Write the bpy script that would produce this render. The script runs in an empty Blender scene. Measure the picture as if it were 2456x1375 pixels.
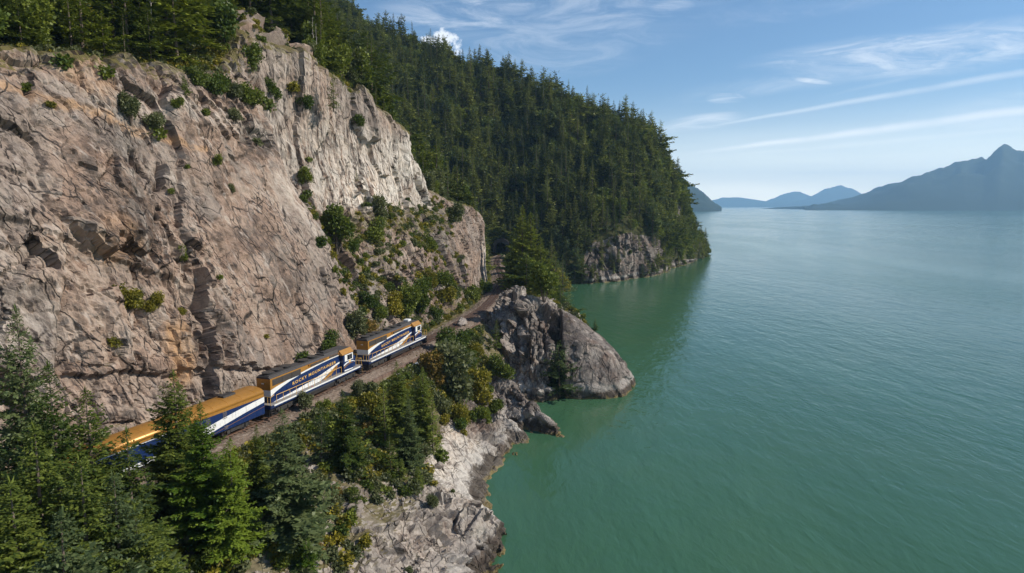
import bpy, bmesh, math, random
import numpy as np
from mathutils import Vector, Matrix
from mathutils.bvhtree import BVHTree

random.seed(7)
RNG = np.random.RandomState(11)
SC = bpy.context.scene
COL = SC.collection

# ------------------------------------------------------------------ camera
CAM_H = 38.0
FPX = 1500.0                    # focal length in photograph pixels (2456 wide)
PITCH = math.atan(194.5 / FPX)
camd = bpy.data.cameras.new('camera')
cam = bpy.data.objects.new('camera', camd)
COL.objects.link(cam)
cam.location = (0, 0, CAM_H)
cam.rotation_euler = (math.radians(90) - PITCH, 0, 0)
camd.sensor_width = 36
camd.lens = 36 * FPX / 2456
camd.clip_start = 0.5
camd.clip_end = 90000
SC.camera = cam

def ray(px, py):
    """world direction (y component 1) seen at a point of the photograph"""
    v = (py - 687.5) / FPX
    ca, sa = math.cos(PITCH), math.sin(PITCH)
    dy = ca - v * sa
    dz = -(sa + v * ca)
    return np.array([(px - 1228) / FPX / dy, 1.0, dz / dy])

def P(px, py, D):
    r = ray(px, py)
    return np.array([r[0] * D, D, CAM_H + r[2] * D])

def proj(p):
    ca, sa = math.cos(PITCH), math.sin(PITCH)
    y, z = p[1], p[2] - CAM_H
    f = y * ca - z * sa
    u = y * sa + z * ca
    return 1228 + FPX * p[0] / f, 687.5 - FPX * u / f, f

# ------------------------------------------------------------------ sun and sky
SUN_EL = math.radians(37)
SUN_AZ = math.radians(92)       # clockwise from +Y (the way the camera looks)
sun_dir = Vector((math.sin(SUN_AZ) * math.cos(SUN_EL), math.cos(SUN_AZ) * math.cos(SUN_EL), math.sin(SUN_EL)))
sund = bpy.data.lights.new('sun', 'SUN')
sund.energy = 4.6
sund.angle = math.radians(0.5)
sund.color = (1.0, 0.93, 0.82)
sun = bpy.data.objects.new('sun', sund)
COL.objects.link(sun)
sun.rotation_euler = sun_dir.to_track_quat('Z', 'Y').to_euler()
sun.location = (60, 0, 150)

SC.view_settings.view_transform = 'Standard'
SC.view_settings.look = 'None'
SC.view_settings.exposure = 0.3
SC.view_settings.gamma = 1.0
SC.view_settings.use_curve_mapping = False
SC.cycles.max_bounces = 6
SC.cycles.diffuse_bounces = 3
SC.cycles.glossy_bounces = 2
SC.cycles.transmission_bounces = 3
SC.cycles.volume_bounces = 2
SC.cycles.caustics_reflective = False
SC.cycles.caustics_refractive = False

class NT:
    """terse node building"""
    def __init__(s, tree):
        s.t = tree
        tree.nodes.clear()
    def n(s, typ, **kw):
        nd = s.t.nodes.new(typ)
        for k, v in kw.items():
            if k == 'ins':
                for kk, vv in v.items():
                    s.put(nd.inputs[kk], vv)
            else:
                setattr(nd, k, v)
        return nd
    def put(s, sock, v):
        if isinstance(v, bpy.types.NodeSocket):
            s.t.links.new(v, sock)
        elif isinstance(v, bpy.types.Node):
            s.t.links.new(v.outputs[0], sock)
        else:
            if hasattr(sock.default_value, '__len__') and hasattr(v, '__len__') and len(sock.default_value) == 4 and len(v) == 3:
                v = (*v, 1)
            sock.default_value = v
    def math(s, op, a, b=0.0, c=None, clamp=False):
        nd = s.t.nodes.new('ShaderNodeMath'); nd.operation = op; nd.use_clamp = clamp
        s.put(nd.inputs[0], a); s.put(nd.inputs[1], b)
        if c is not None: s.put(nd.inputs[2], c)
        return nd.outputs[0]
    def mix(s, f, a, b, blend='MIX'):
        nd = s.t.nodes.new('ShaderNodeMix'); nd.data_type = 'RGBA'; nd.blend_type = blend
        nd.clamp_factor = True
        s.put(nd.inputs[0], f); s.put(nd.inputs[6], a); s.put(nd.inputs[7], b)
        return nd.outputs[2]
    def noise(s, vec, scale, detail=3.0, rough=0.55, dist=0.0, lo=None, hi=None):
        nd = s.t.nodes.new('ShaderNodeTexNoise')
        s.put(nd.inputs['Vector'], vec)
        nd.inputs['Scale'].default_value = scale
        nd.inputs['Detail'].default_value = detail
        nd.inputs['Roughness'].default_value = rough
        nd.inputs['Distortion'].default_value = dist
        o = nd.outputs[0]
        if lo is not None:
            o = s.ramp(o, lo, hi)
        return o
    def ramp(s, v, lo, hi, a=0.0, b=1.0):
        nd = s.t.nodes.new('ShaderNodeMapRange'); nd.interpolation_type = 'SMOOTHSTEP'
        s.put(nd.inputs[0], v)
        nd.inputs[1].default_value = lo; nd.inputs[2].default_value = hi
        nd.inputs[3].default_value = a; nd.inputs[4].default_value = b
        return nd.outputs[0]
    def vscale(s, vec, sc, rot=(0, 0, 0)):
        nd = s.t.nodes.new('ShaderNodeMapping')
        s.put(nd.inputs[0], vec)
        nd.inputs['Rotation'].default_value = rot
        nd.inputs['Scale'].default_value = sc
        return nd.outputs[0]
    def dot(s, vec, v):
        nd = s.t.nodes.new('ShaderNodeVectorMath'); nd.operation = 'DOT_PRODUCT'
        s.put(nd.inputs[0], vec); s.put(nd.inputs[1], v)
        return nd.outputs['Value']

world = bpy.data.worlds.new('World')
SC.world = world
world.use_nodes = True
def build_world():
    w = NT(world.node_tree)
    sky = w.n('ShaderNodeTexSky', sky_type='NISHITA', sun_disc=False)
    sky.sun_elevation = SUN_EL
    sky.sun_rotation = SUN_AZ
    sky.altitude = 40
    sky.air_density = 1.0
    sky.dust_density = 0.3
    sky.ozone_density = 2.2
    tc = w.n('ShaderNodeTexCoord').outputs['Generated']
    sep = w.n('ShaderNodeSeparateXYZ', ins={0: tc})
    z = w.math('MAXIMUM', sep.outputs[2], 0.0)
    zz = w.math('ADD', z, 0.06)
    # clouds live on a high flat layer: divide the direction by its height
    cx = w.math('DIVIDE', sep.outputs[0], zz); cy = w.math('DIVIDE', sep.outputs[1], zz)
    cv = w.n('ShaderNodeCombineXYZ', ins={0: cx, 1: cy, 2: 0.0}).outputs[0]
    warp = w.noise(tc, 7.0, 3)
    # wispy texture shared by the cirrus patches
    fib = w.noise(w.vscale(cv, (0.9, 2.6, 1), (0, 0, 0.35)), 1.3, 7, 0.62, 1.2, 0.36, 0.74)
    fib2 = w.noise(w.vscale(tc, (6, 6, 26), (0.0, 0.06, 0)), 1.3, 6, 0.65, 1.0, 0.38, 0.72)
    total = None
    def add(v):
        nonlocal total
        total = v if total is None else w.math('MAXIMUM', total, v)
    def blob(px, py, wpx, hpx, amp, fibre, tilt=0.0):
        c = ray(px, py); c /= np.linalg.norm(c)
        up = np.array([0, 0, 1.0]); rt = np.cross(c, up); rt /= np.linalg.norm(rt); u = np.cross(rt, c)
        r2 = rt * math.cos(tilt) + u * math.sin(tilt); u2 = -rt * math.sin(tilt) + u * math.cos(tilt)
        a = w.math('MULTIPLY', w.dot(tc, tuple(r2)), FPX / wpx)
        b = w.math('MULTIPLY', w.dot(tc, tuple(u2)), FPX / hpx)
        r = w.math('ADD', w.math('MULTIPLY', a, a), w.math('MULTIPLY', b, b))
        front = w.ramp(w.dot(tc, tuple(c)), 0.2, 0.4)
        m = w.math('MULTIPLY', w.ramp(r, 1.0, 0.0), front)
        m = w.math('MULTIPLY', m, amp)
        m = w.math('MULTIPLY', m, fibre)
        add(m)
    # (x, y, half width, half height, strength, tilt) of the cirrus patches in view
    for b in [(2290, 118, 330, 50, .8, 0.02), (2130, 120, 300, 36, .6, 0.0), (1330, 60, 420, 110, .3, 0.1), (1350, 130, 230, 60, .24, 0.05),
              (1120, 30, 260, 60, .5, 0.1), (1610, 17, 60, 18, .8, 0.0), (1740, 236, 50, 14, 1.2, -0.05),
              (1945, 194, 50, 7, .8, -0.2), (1680, 295, 110, 22, .7, 0.12), (2050, 160, 420, 34, .3, 0.1),
              (2500, 250, 300, 40, .3, 0.1), (1900, 20, 300, 30, .12, .05)]:
        blob(*b[:5], w.math('MAXIMUM', fib2, w.math('MULTIPLY', fib, .6)), b[5])
    def trail(p0, p1, half_px, amp, ext=None):
        a = ray(*p0); b = ray(*p1)
        a /= np.linalg.norm(a); b /= np.linalg.norm(b)
        nrm = np.cross(a, b); nrm /= np.linalg.norm(nrm)
        along = np.cross(nrm, a)
        d = w.math('ABSOLUTE', w.math('ADD', w.dot(tc, tuple(nrm)), w.math('MULTIPLY', w.math('SUBTRACT', warp, .5), .008)))
        t = w.dot(tc, tuple(along))
        tb = float(np.dot(b, along))
        wd = half_px / FPX
        # wider towards the far (second) end
        width = w.ramp(t, 0.0, tb, wd * .45, wd)
        m = w.ramp(w.math('DIVIDE', d, width), 1.0, 0.0)
        m = w.math('MULTIPLY', m, w.ramp(t, -0.03, 0.12))
        m = w.math('MULTIPLY', m, w.ramp(w.noise(tc, 14, 4), .25, .6, .55, 1.0))
        add(w.math('MULTIPLY', m, amp))
    trail((1640, 371), (2456, 266), 15, .7)
    trail((1600, 322), (2456, 172), 10, .45)
    trail((1990, 230), (2456, 118), 12, .22)
    trail((2330, 318), (2456, 300), 9, .35)
    trail((1730, 375), (2120, 340), 9, .22)
    # hazy white veil low over the water
    veil = w.math('MULTIPLY', w.math('POWER', w.ramp(z, 0.25, -0.03), 3.0), w.ramp(w.noise(w.vscale(tc, (2, 2, 22)), 1.5, 4), .3, .7, .85, 1.0))
    # small cumulus behind the ridge
    cpuff = w.noise(tc, 48, 6, .6)
    c = ray(1064, 104); c /= np.linalg.norm(c)
    up = np.array([0, 0, 1.0]); rt = np.cross(c, up); rt /= np.linalg.norm(rt); u = np.cross(rt, c)
    a = w.math('MULTIPLY', w.dot(tc, tuple(rt)), FPX / 44); b = w.math('MULTIPLY', w.dot(tc, tuple(u)), FPX / 33)
    r = w.math('ADD', w.math('MULTIPLY', a, a), w.math('MULTIPLY', b, b))
    r = w.math('ADD', r, w.math('MULTIPLY', w.math('SUBTRACT', cpuff, .5), 5.0))
    cum = w.math('MULTIPLY', w.ramp(r, 1.1, 0.3), w.ramp(w.dot(tc, tuple(c)), 0.2, 0.4))
    add(w.math('MULTIPLY', cum, 1.0))
    cloudcol = (9.2, 9.6, 10.2)
    skyc = w.mix(1.0, sky.outputs[0], (.75, .90, 1.03), 'MULTIPLY')
    skyc = w.mix(veil, skyc, (29, 26, 20.5))
    col = w.mix(w.math('MINIMUM', total, 1.0), skyc, w.mix(veil, cloudcol, (29, 26, 20.5)))
    bg = w.n('ShaderNodeBackground', ins={'Color': col, 'Strength': SKY_STRENGTH})
    w.n('ShaderNodeOutputWorld', ins={0: bg})
SKY_STRENGTH = 0.094
build_world()

# ------------------------------------------------------------------ helpers: objects
def tag(o, label=None, cat=None, group=None, kind=None):
    if label: o['label'] = label
    if cat: o['category'] = cat
    if group: o['group'] = group
    if kind: o['kind'] = kind
    return o

def empty(name, loc, rz=0.0):
    o = bpy.data.objects.new(name, None); COL.objects.link(o)
    o.location = loc; o.rotation_euler = (0, 0, rz); o.empty_display_size = 0.5
    return o

def mesh_obj(name, me, parent=None):
    o = bpy.data.objects.new(name, me); COL.objects.link(o)
    if parent: o.parent = parent
    return o

def np_mesh(name, verts, faces, mat=None, smooth=False):
    """verts (N,3), faces (M,3|4) arrays -> mesh, quickly"""
    me = bpy.data.meshes.new(name)
    verts = np.asarray(verts, dtype=np.float32); faces = np.asarray(faces, dtype=np.int32)
    k = faces.shape[1]
    me.vertices.add(len(verts)); me.vertices.foreach_set('co', verts.ravel())
    me.loops.add(faces.size); me.loops.foreach_set('vertex_index', faces.ravel())
    me.polygons.add(len(faces))
    me.polygons.foreach_set('loop_start', np.arange(0, faces.size, k, dtype=np.int32))
    me.polygons.foreach_set('use_smooth', np.full(len(faces), smooth))
    me.update(calc_edges=True)
    if mat: me.materials.append(mat)
    return me

def set_attr(me, name, data):
    a = me.attributes.new(name, 'FLOAT_COLOR', 'POINT')
    d = np.ones((len(data), 4), dtype=np.float32); d[:, :data.shape[1]] = data
    a.data.foreach_set('color', d.ravel())

class MB:
    """collects simple shapes into one mesh"""
    def __init__(s): s.v = []; s.f = []; s.m = []
    def add(s, vs, fs, m=0):
        b = len(s.v); s.v += [tuple(v) for v in vs]
        s.f += [tuple(b + i for i in f) for f in fs]; s.m += [m] * len(fs)
        return s
    def box(s, x0, x1, y0, y1, z0, z1, m=0):
        vs = [(x0, y0, z0), (x1, y0, z0), (x1, y1, z0), (x0, y1, z0), (x0, y0, z1), (x1, y0, z1), (x1, y1, z1), (x0, y1, z1)]
        return s.add(vs, [(3, 2, 1, 0), (4, 5, 6, 7), (0, 1, 5, 4), (1, 2, 6, 5), (2, 3, 7, 6), (3, 0, 4, 7)], m)
    def prism(s, pts, a, b, axis='x', m=0):
        """extrude a convex section from a to b along an axis; pts in the other two axes"""
        n = len(pts); vs = []
        for t in (a, b):
            for p, q in pts:
                vs.append({'x': (t, p, q), 'y': (p, t, q), 'z': (p, q, t)}[axis])
        fs = [tuple(range(n))[::-1], tuple(range(n, 2 * n))] + [(i, (i + 1) % n, n + (i + 1) % n, n + i) for i in range(n)]
        return s.add(vs, fs, m)
    def tube(s, p, q, r, n=8, r2=None, m=0):
        p = Vector(p); q = Vector(q); d = (q - p).normalized()
        a = d.orthogonal().normalized(); b = d.cross(a)
        r2 = r if r2 is None else r2; vs = []
        for c, rr in ((p, r), (q, r2)):
            for i in range(n):
                t = 2 * math.pi * i / n
                vs.append(c + (a * math.cos(t) + b * math.sin(t)) * rr)
        fs = [tuple(range(n))[::-1], tuple(range(n, 2 * n))] + [(i, (i + 1) % n, n + (i + 1) % n, n + i) for i in range(n)]
        return s.add(vs, fs, m)
    def strip(s, pts, y, t=0.006, m=0):
        """thin sheet on a side wall: pts = (x, zlow, zhigh); y = outer wall, t thickness outward"""
        sg = 1 if y > 0 else -1
        for (x0, a0, b0), (x1, a1, b1) in zip(pts[:-1], pts[1:]):
            yo = y + sg * t
            vs = [(x0, yo, a0), (x1, yo, a1), (x1, yo, b1), (x0, yo, b0), (x0, y, a0), (x1, y, a1), (x1, y, b1), (x0, y, b0)]
            s.add(vs, [(0, 1, 2, 3), (0, 4, 5, 1), (3, 2, 6, 7)], m)
        return s
    def build(s, name, mat, parent=None, smooth=False, bevel=0.0):
        me = bpy.data.meshes.new(name); me.from_pydata(s.v, [], s.f)
        for mm in (mat if isinstance(mat, (list, tuple)) else [mat]): me.materials.append(mm)
        me.polygons.foreach_set('material_index', s.m)
        bm = bmesh.new(); bm.from_mesh(me)
        bmesh.ops.recalc_face_normals(bm, faces=bm.faces)
        if bevel:
            bmesh.ops.bevel(bm, geom=[e for e in bm.edges if len(e.link_faces) == 2 and e.calc_face_angle(0) > .6],
                            offset=bevel, segments=1, affect='EDGES', clamp_overlap=True)
        bm.to_mesh(me); bm.free()
        if smooth: me.polygons.foreach_set('use_smooth', [True] * len(me.polygons))
        return mesh_obj(name, me, parent)

# ------------------------------------------------------------------ helpers: noise on numpy arrays
def _hash(ix, iy, iz, seed):
    h = (ix.astype(np.int64) * 374761393 + iy.astype(np.int64) * 668265263 + iz.astype(np.int64) * 2147483647 + seed * 974634777) & 0xffffffff
    h = ((h ^ (h >> 13)) * 1274126177) & 0xffffffff
    h = ((h ^ (h >> 16)) * 2246822519) & 0xffffffff
    return ((h ^ (h >> 15)) & 0xffffff) / float(0xffffff)

def vnoise(p, seed=0):
    i = np.floor(p); f = p - i; i = i.astype(np.int64); f = f * f * (3 - 2 * f)
    r = 0
    for dx in (0, 1):
        wx = f[:, 0] if dx else 1 - f[:, 0]
        for dy in (0, 1):
            wy = f[:, 1] if dy else 1 - f[:, 1]
            for dz in (0, 1):
                wz = f[:, 2] if dz else 1 - f[:, 2]
                r = r + wx * wy * wz * _hash(i[:, 0] + dx, i[:, 1] + dy, i[:, 2] + dz, seed)
    return r * 2 - 1

def fbm(p, octaves=4, seed=0, gain=0.5):
    r = 0; a = 1.0; q = np.array(p, dtype=float)
    for k in range(octaves):
        r = r + a * vnoise(q, seed + k * 17); a *= gain; q = q * 2.03 + 11.3
    return r

def voro(p, seed=0):
    """nearest and second nearest cell distance, four random numbers of the cell and the offset from its centre"""
    i = np.floor(p).astype(np.int64)
    n = len(p)
    f1 = np.full(n, 9.0); f2 = np.full(n, 9.0)
    cid = np.zeros((n, 3), dtype=np.int64); dl = np.zeros((n, 3))
    for dx in (-1, 0, 1):
        for dy in (-1, 0, 1):
            for dz in (-1, 0, 1):
                c = i + np.array([dx, dy, dz])
                ctr = np.stack([c[:, 0] + _hash(c[:, 0], c[:, 1], c[:, 2], seed + 1), c[:, 1] + _hash(c[:, 0], c[:, 1], c[:, 2], seed + 2),
                                c[:, 2] + _hash(c[:, 0], c[:, 1], c[:, 2], seed + 3)], 1)
                d = p - ctr; dd = np.sqrt((d * d).sum(1))
                nearer = dd < f1
                f2 = np.where(nearer, f1, np.minimum(f2, dd))
                f1 = np.where(nearer, dd, f1)
                cid[nearer] = c[nearer]; dl[nearer] = d[nearer]
    rnd = np.stack([_hash(cid[:, 0], cid[:, 1], cid[:, 2], seed + 10 + k) for k in range(4)], 1)
    return f1, f2, rnd, dl

def facets(p, size, seed, tilt=1.0, crack=0.0):
    """blocky broken-rock height: every cell has its own level and slope; cracks between the cells"""
    f1, f2, r, d = voro(p / np.array(size), seed)
    h = (r[:, 0] - .5) + tilt * ((d * (r[:, 1:4] - .5)).sum(1)) * 1.6
    if crack:
        e = np.clip((f2 - f1) / .12, 0, 1)
        h = h - crack * (1 - e)
    return h

def catmull(P0, n):
    """P0 (k, ...) control values -> n samples along the first axis (uniform Catmull-Rom)"""
    P0 = np.asarray(P0, dtype=float); k = len(P0)
    t = np.linspace(0, k - 1, n) if np.isscalar(n) else np.asarray(n)
    i = np.clip(np.floor(t).astype(int), 0, k - 2); f = t - i
    f = f.reshape((-1,) + (1,) * (P0.ndim - 1))
    a = P0[np.clip(i - 1, 0, k - 1)]; b = P0[i]; c = P0[i + 1]; d = P0[np.clip(i + 2, 0, k - 1)]
    return .5 * ((2 * b) + (c - a) * f + (2 * a - 5 * b + 4 * c - d) * f ** 2 + (3 * b - a - 3 * c + d) * f ** 3)

def lin(P0, t):
    P0 = np.asarray(P0, dtype=float); k = len(P0)
    i = np.clip(np.floor(t).astype(int), 0, k - 2); f = (t - i).reshape((-1,) + (1,) * (P0.ndim - 1))
    return P0[i] * (1 - f) + P0[i + 1] * f

def grid_normals(G):
    du = np.gradient(G, axis=0); dv = np.gradient(G, axis=1)
    n = np.cross(du, dv); n /= np.linalg.norm(n, axis=2, keepdims=True) + 1e-9
    return n

def grid_faces(nu, nv):
    i = np.arange(nu * nv).reshape(nu, nv)
    return np.stack([i[:-1, :-1].ravel(), i[1:, :-1].ravel(), i[1:, 1:].ravel(), i[:-1, 1:].ravel()], 1)

# ------------------------------------------------------------------ materials
def new_mat(name):
    m = bpy.data.materials.new(name); m.use_nodes = True
    return m, NT(m.node_tree)

def finish(w, col, rough=0.9, bump=None, bstr=0.5, bdist=0.1, metallic=0.0, spec=0.3, **kw):
    b = w.n('ShaderNodeBsdfPrincipled')
    w.put(b.inputs['Base Color'], col); w.put(b.inputs['Roughness'], rough); w.put(b.inputs['Metallic'], metallic)
    b.inputs['Specular IOR Level'].default_value = spec
    for k, v in kw.items(): w.put(b.inputs[k.replace('_', ' ')], v)
    if bump is not None:
        bn = w.n('ShaderNodeBump', ins={'Strength': bstr, 'Distance': bdist, 'Height': bump})
        w.put(b.inputs['Normal'], bn)
    w.n('ShaderNodeOutputMaterial', ins={0: b})
    return b

def rock_mat(name, dark=(.09, .064, .049), mid=(.285, .195, .142), light=(.375, .295, .232), wet=True, streak=1.0, moss=1.0, flow=False):
    m, w = new_mat(name)
    pos = w.n('ShaderNodeNewGeometry').outputs['Position']
    nrm = w.n('ShaderNodeNewGeometry').outputs['Normal']
    at = w.n('ShaderNodeAttribute', attribute_name='mask')
    sp = w.n('ShaderNodeSeparateColor', ins={0: at.outputs['Color']})
    wh, og, vg = sp.outputs[0], sp.outputs[1], sp.outputs[2]
    n1 = w.noise(pos, .09, 4, .6, .6)
    n2 = w.noise(pos, .7, 6, .68, .4)
    n3 = w.noise(pos, 5.0, 4, .65)
    big = w.math('ADD', w.math('MULTIPLY', n1, .55), w.math('MULTIPLY', n2, .45))
    c = w.mix(w.ramp(big, .41, .53), dark, mid)
    c = w.mix(w.ramp(big, .5, .66), c, light)
    c = w.mix(w.math('MULTIPLY', w.noise(pos, .3, 4, .6, 0, .48, .66), .38), c, (.28, .175, .125))
    c = w.mix(w.math('MULTIPLY', w.noise(pos, .055, 4, .6, .5, .47, .6), .55), c, w.mix(n2, (.14, .118, .102), (.29, .25, .215)))
    c = w.mix(w.math('MULTIPLY', w.ramp(n3, .52, .75), .32), c, (.40, .35, .31))
    c = w.mix(w.math('MULTIPLY', w.ramp(n3, .47, .3), .5), c, (.07, .055, .048))
    # water streaks run down the face
    fl = w.n('ShaderNodeAttribute', attribute_name='flow').outputs['Vector'] if flow else pos
    st = w.noise(w.vscale(fl, (1.0, 1.0, .045)), 1.0, 5, .6, .2)
    st2 = w.noise(w.vscale(fl, (1.0, 1.0, .07)), 2.8, 4, .6, .2)
    whs = w.math('MULTIPLY', wh, w.ramp(w.math('ADD', w.math('MULTIPLY', st, .65), w.math('MULTIPLY', st2, .35)), .40, .52))
    c = w.mix(w.math('MULTIPLY', whs, w.ramp(n2, .25, .6, .6, 1.0)), c, (.66, .60, .52))
    c = w.mix(w.math('MULTIPLY', w.math('MULTIPLY', wh, w.ramp(w.noise(pos, .5, 3), .5, .7)), .35), c, (.62, .45, .3))
    c = w.mix(w.math('MULTIPLY', w.math('MULTIPLY', w.ramp(st2, .49, .36), w.noise(pos, .12, 3, .5, 0, .34, .52)), .95 * streak), c, (.05, .04, .036))
    c = w.mix(w.math('MULTIPLY', w.ramp(st, .56, .66), .4 * streak), c, (.52, .45, .39))
    c = w.mix(w.math('MULTIPLY', og, w.ramp(n2, .3, .55)), c, (.42, .25, .13))
    fl = fl if flow else pos
    # hairline joints
    wp = w.n('ShaderNodeVectorMath', operation='ADD', ins={0: (fl if flow else pos), 1: w.n('ShaderNodeVectorMath', operation='SCALE', ins={0: w.n('ShaderNodeTexNoise', ins={'Vector': pos, 'Scale': .8, 'Detail': 3.0}).outputs['Color'], 'Scale': .55}).outputs[0]}).outputs[0]
    vo = w.n('ShaderNodeTexVoronoi', feature='DISTANCE_TO_EDGE', ins={'Vector': w.vscale(wp, (1, 1, .38), (0.08, .1, 0)), 'Scale': .42}).outputs['Distance']
    vo2 = w.n('ShaderNodeTexVoronoi', feature='DISTANCE_TO_EDGE', ins={'Vector': w.vscale(wp, (1, 1, .5), (.12, -.1, 0)), 'Scale': 1.3}).outputs['Distance']
    vo3 = w.n('ShaderNodeTexVoronoi', feature='DISTANCE_TO_EDGE', ins={'Vector': w.vscale(wp, (1, 1, .13), (0, 0, 0)), 'Scale': .33}).outputs['Distance']
    crk = w.math('MULTIPLY', w.ramp(vo, .03, .0), w.noise(pos, .22, 2, .5, 0, .45, .6))
    crk2 = w.math('MULTIPLY', w.ramp(vo2, .04, .0), w.noise(pos, .3, 2, .5, 0, .54, .66))
    crk = w.math('MAXIMUM', crk, w.math('MULTIPLY', w.ramp(vo3, .022, .004), w.noise(pos, .12, 2, .5, 0, .36, .5)))
    crk = w.math('MAXIMUM', crk, w.math('MULTIPLY', crk2, .7))
    c = w.mix(w.math('MULTIPLY', crk, w.math('SUBTRACT', .9, w.math('MULTIPLY', wh, .45))), c, (.02, .016, .014))
    # plants, moss and dry grass hold on where it is flat enough
    nz = w.n('ShaderNodeSeparateXYZ', ins={0: nrm}).outputs[2]
    mo = w.math('ADD', w.math('MULTIPLY', nz, .55), w.math('ADD', w.math('MULTIPLY', n2, .5), w.math('MULTIPLY', vg, .55)))
    c = w.mix(w.math('MULTIPLY', w.ramp(mo, .74, .92), moss), c, w.mix(n3, (.17, .115, .045), (.055, .07, .018)))
    if wet:
        z = w.n('ShaderNodeSeparateXYZ', ins={0: pos}).outputs[2]
        zn = w.math('ADD', z, w.math('MULTIPLY', w.math('SUBTRACT', n2, .5), 2.4))
        c = w.mix(w.math('MULTIPLY', w.ramp(zn, 3.4, 2.2), w.math('MULTIPLY', w.ramp(zn, .9, 1.8), .5)), c, (.42, .39, .35))
        c = w.mix(w.math('MULTIPLY', w.ramp(zn, 1.9, 1.2), .9), c, (.045, .034, .024))
        c = w.mix(w.math('MULTIPLY', w.ramp(zn, .45, .15), .7), c, (.19, .145, .05))
    h = w.math('ADD', w.math('MULTIPLY', w.noise(pos, 1.6, 7, .68, .3), w.math('SUBTRACT', .6, w.math('MULTIPLY', wh, .3))), w.math('MULTIPLY', n3, .15))
    h = w.math('SUBTRACT', h, w.math('MULTIPLY', crk, .9))
    for sc_, k_ in ((.5, 1.1), (1.7, .35)):
        vc = w.n('ShaderNodeTexVoronoi', feature='F1', ins={'Vector': w.vscale(wp, (1, 1, .6), (.2, .15, .1)), 'Scale': sc_})
        cv_ = w.n('ShaderNodeSeparateColor', ins={0: vc.outputs['Color']})
        h = w.math('ADD', h, w.math('MULTIPLY', w.math('MULTIPLY', cv_.outputs[0], w.math('SUBTRACT', 1.0, w.math('MULTIPLY', wh, .7))), k_))
        if sc_ < 1: c = w.mix(w.math('MULTIPLY', w.ramp(cv_.outputs[1], .55, 1.0), w.math('SUBTRACT', .28, w.math('MULTIPLY', wh, .28))), c, (.40, .35, .30)); c = w.mix(w.math('MULTIPLY', w.ramp(cv_.outputs[2], .6, 1.0), w.math('SUBTRACT', .3, w.math('MULTIPLY', wh, .3))), c, (.14, .10, .08))
    finish(w, c, .88, h, .6, .4, spec=.25)
    return m

def ground_mat(name, a, b, c3):
    m, w = new_mat(name)
    pos = w.n('ShaderNodeNewGeometry').outputs['Position']
    n1 = w.noise(pos, .15, 5, .65); n2 = w.noise(pos, 2.2, 5, .7)
    c = w.mix(w.ramp(n1, .4, .6), a, b); c = w.mix(w.ramp(n2, .5, .68), c, c3)
    finish(w, c, .95, n2, .8, .3, spec=.1)
    return m

def leaf_mat(name, lo, hi, trans=.25, vary=.5):
    """foliage: every plant gets its own tone from its random number, every clump varies a little"""
    m, w = new_mat(name)
    oi = w.n('ShaderNodeObjectInfo')
    pos = w.n('ShaderNodeNewGeometry')
    n = w.noise(pos.outputs['Position'], 1.1, 3, .6)
    n4 = pos.outputs['Random Per Island']
    f = w.math('ADD', w.math('MULTIPLY', oi.outputs['Random'], vary), w.math('MULTIPLY', n, 1 - vary))
    f = w.math('ADD', f, w.math('MULTIPLY', w.math('SUBTRACT', n4, .5), .55))
    c = w.mix(w.ramp(f, .15, .85), lo, hi)
    d = w.n('ShaderNodeBsdfDiffuse', ins={'Color': c})
    t = w.n('ShaderNodeBsdfTranslucent', ins={'Color': w.mix(.5, c, (.16, .2, .02))})
    g = w.n('ShaderNodeBsdfGlossy', ins={'Color': (.5, .5, .5, 1), 'Roughness': .5})
    mx = w.n('ShaderNodeMixShader', ins={0: trans, 1: d.outputs[0], 2: t.outputs[0]})
    mx2 = w.n('ShaderNodeMixShader', ins={0: .035, 1: mx.outputs[0], 2: g.outputs[0]})
    w.n('ShaderNodeOutputMaterial', ins={0: mx2.outputs[0]})
    return m

def plain(name, col, rough=.5, metallic=0.0, spec=.5, dirt=.25, dirtcol=(.12, .09, .07), scale=2.5, **kw):
    m, w = new_mat(name)
    pos = w.n('ShaderNodeTexCoord').outputs['Object']
    n = w.noise(pos, scale, 5, .65)
    c = w.mix(w.math('MULTIPLY', w.ramp(n, .5, .8), dirt), col, dirtcol)
    c = w.mix(w.math('MULTIPLY', w.noise(w.vscale(pos, (1, 1, .12)), scale * 2, 3, .6, 0, .55, .8), dirt * .8), c, dirtcol)
    finish(w, c, rough, n, .08, .02, metallic, spec, **kw)
    return m

M = {}
M['cliff'] = rock_mat('cliff_rock', flow=True)
M['outcrop'] = rock_mat('outcrop_rock', dark=(.065, .053, .047), mid=(.145, .117, .10), light=(.30, .275, .25), streak=.8, moss=.8)
M['dome'] = rock_mat('shade_toned_dome_rock', dark=(.045, .037, .033), mid=(.10, .082, .072), light=(.21, .185, .165), streak=.9, moss=.8)  # outcrop rock darkened: the shade of the dome's face is in the colour
M['shore'] = rock_mat('shore_rock', dark=(.11, .085, .07), mid=(.25, .205, .17), light=(.44, .40, .35), streak=.35, moss=.9)
M['headland'] = rock_mat('headland_rock', dark=(.045, .038, .032), mid=(.105, .082, .068), light=(.20, .165, .14), moss=1.2)
M['soil'] = ground_mat('forest_floor', (.03, .035, .012), (.06, .06, .022), (.1, .085, .04))
M['ballast'] = ground_mat('ballast', (.13, .095, .07), (.2, .15, .115), (.28, .23, .19))
M['fir'] = leaf_mat('fir_needles', (.034, .060, .012), (.165, .20, .034))
M['fir_bright'] = leaf_mat('young_cedar_foliage', (.05, .10, .01), (.17, .235, .025))
M['fir_far'] = leaf_mat('forest_needles', (.016, .034, .010), (.225, .24, .05), .28, .62)
M['fir_lit'] = leaf_mat('sunny_fir_needles', (.06, .09, .012), (.22, .25, .03))  # lit copy of the fir needles, sunlight put into the colour
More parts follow.
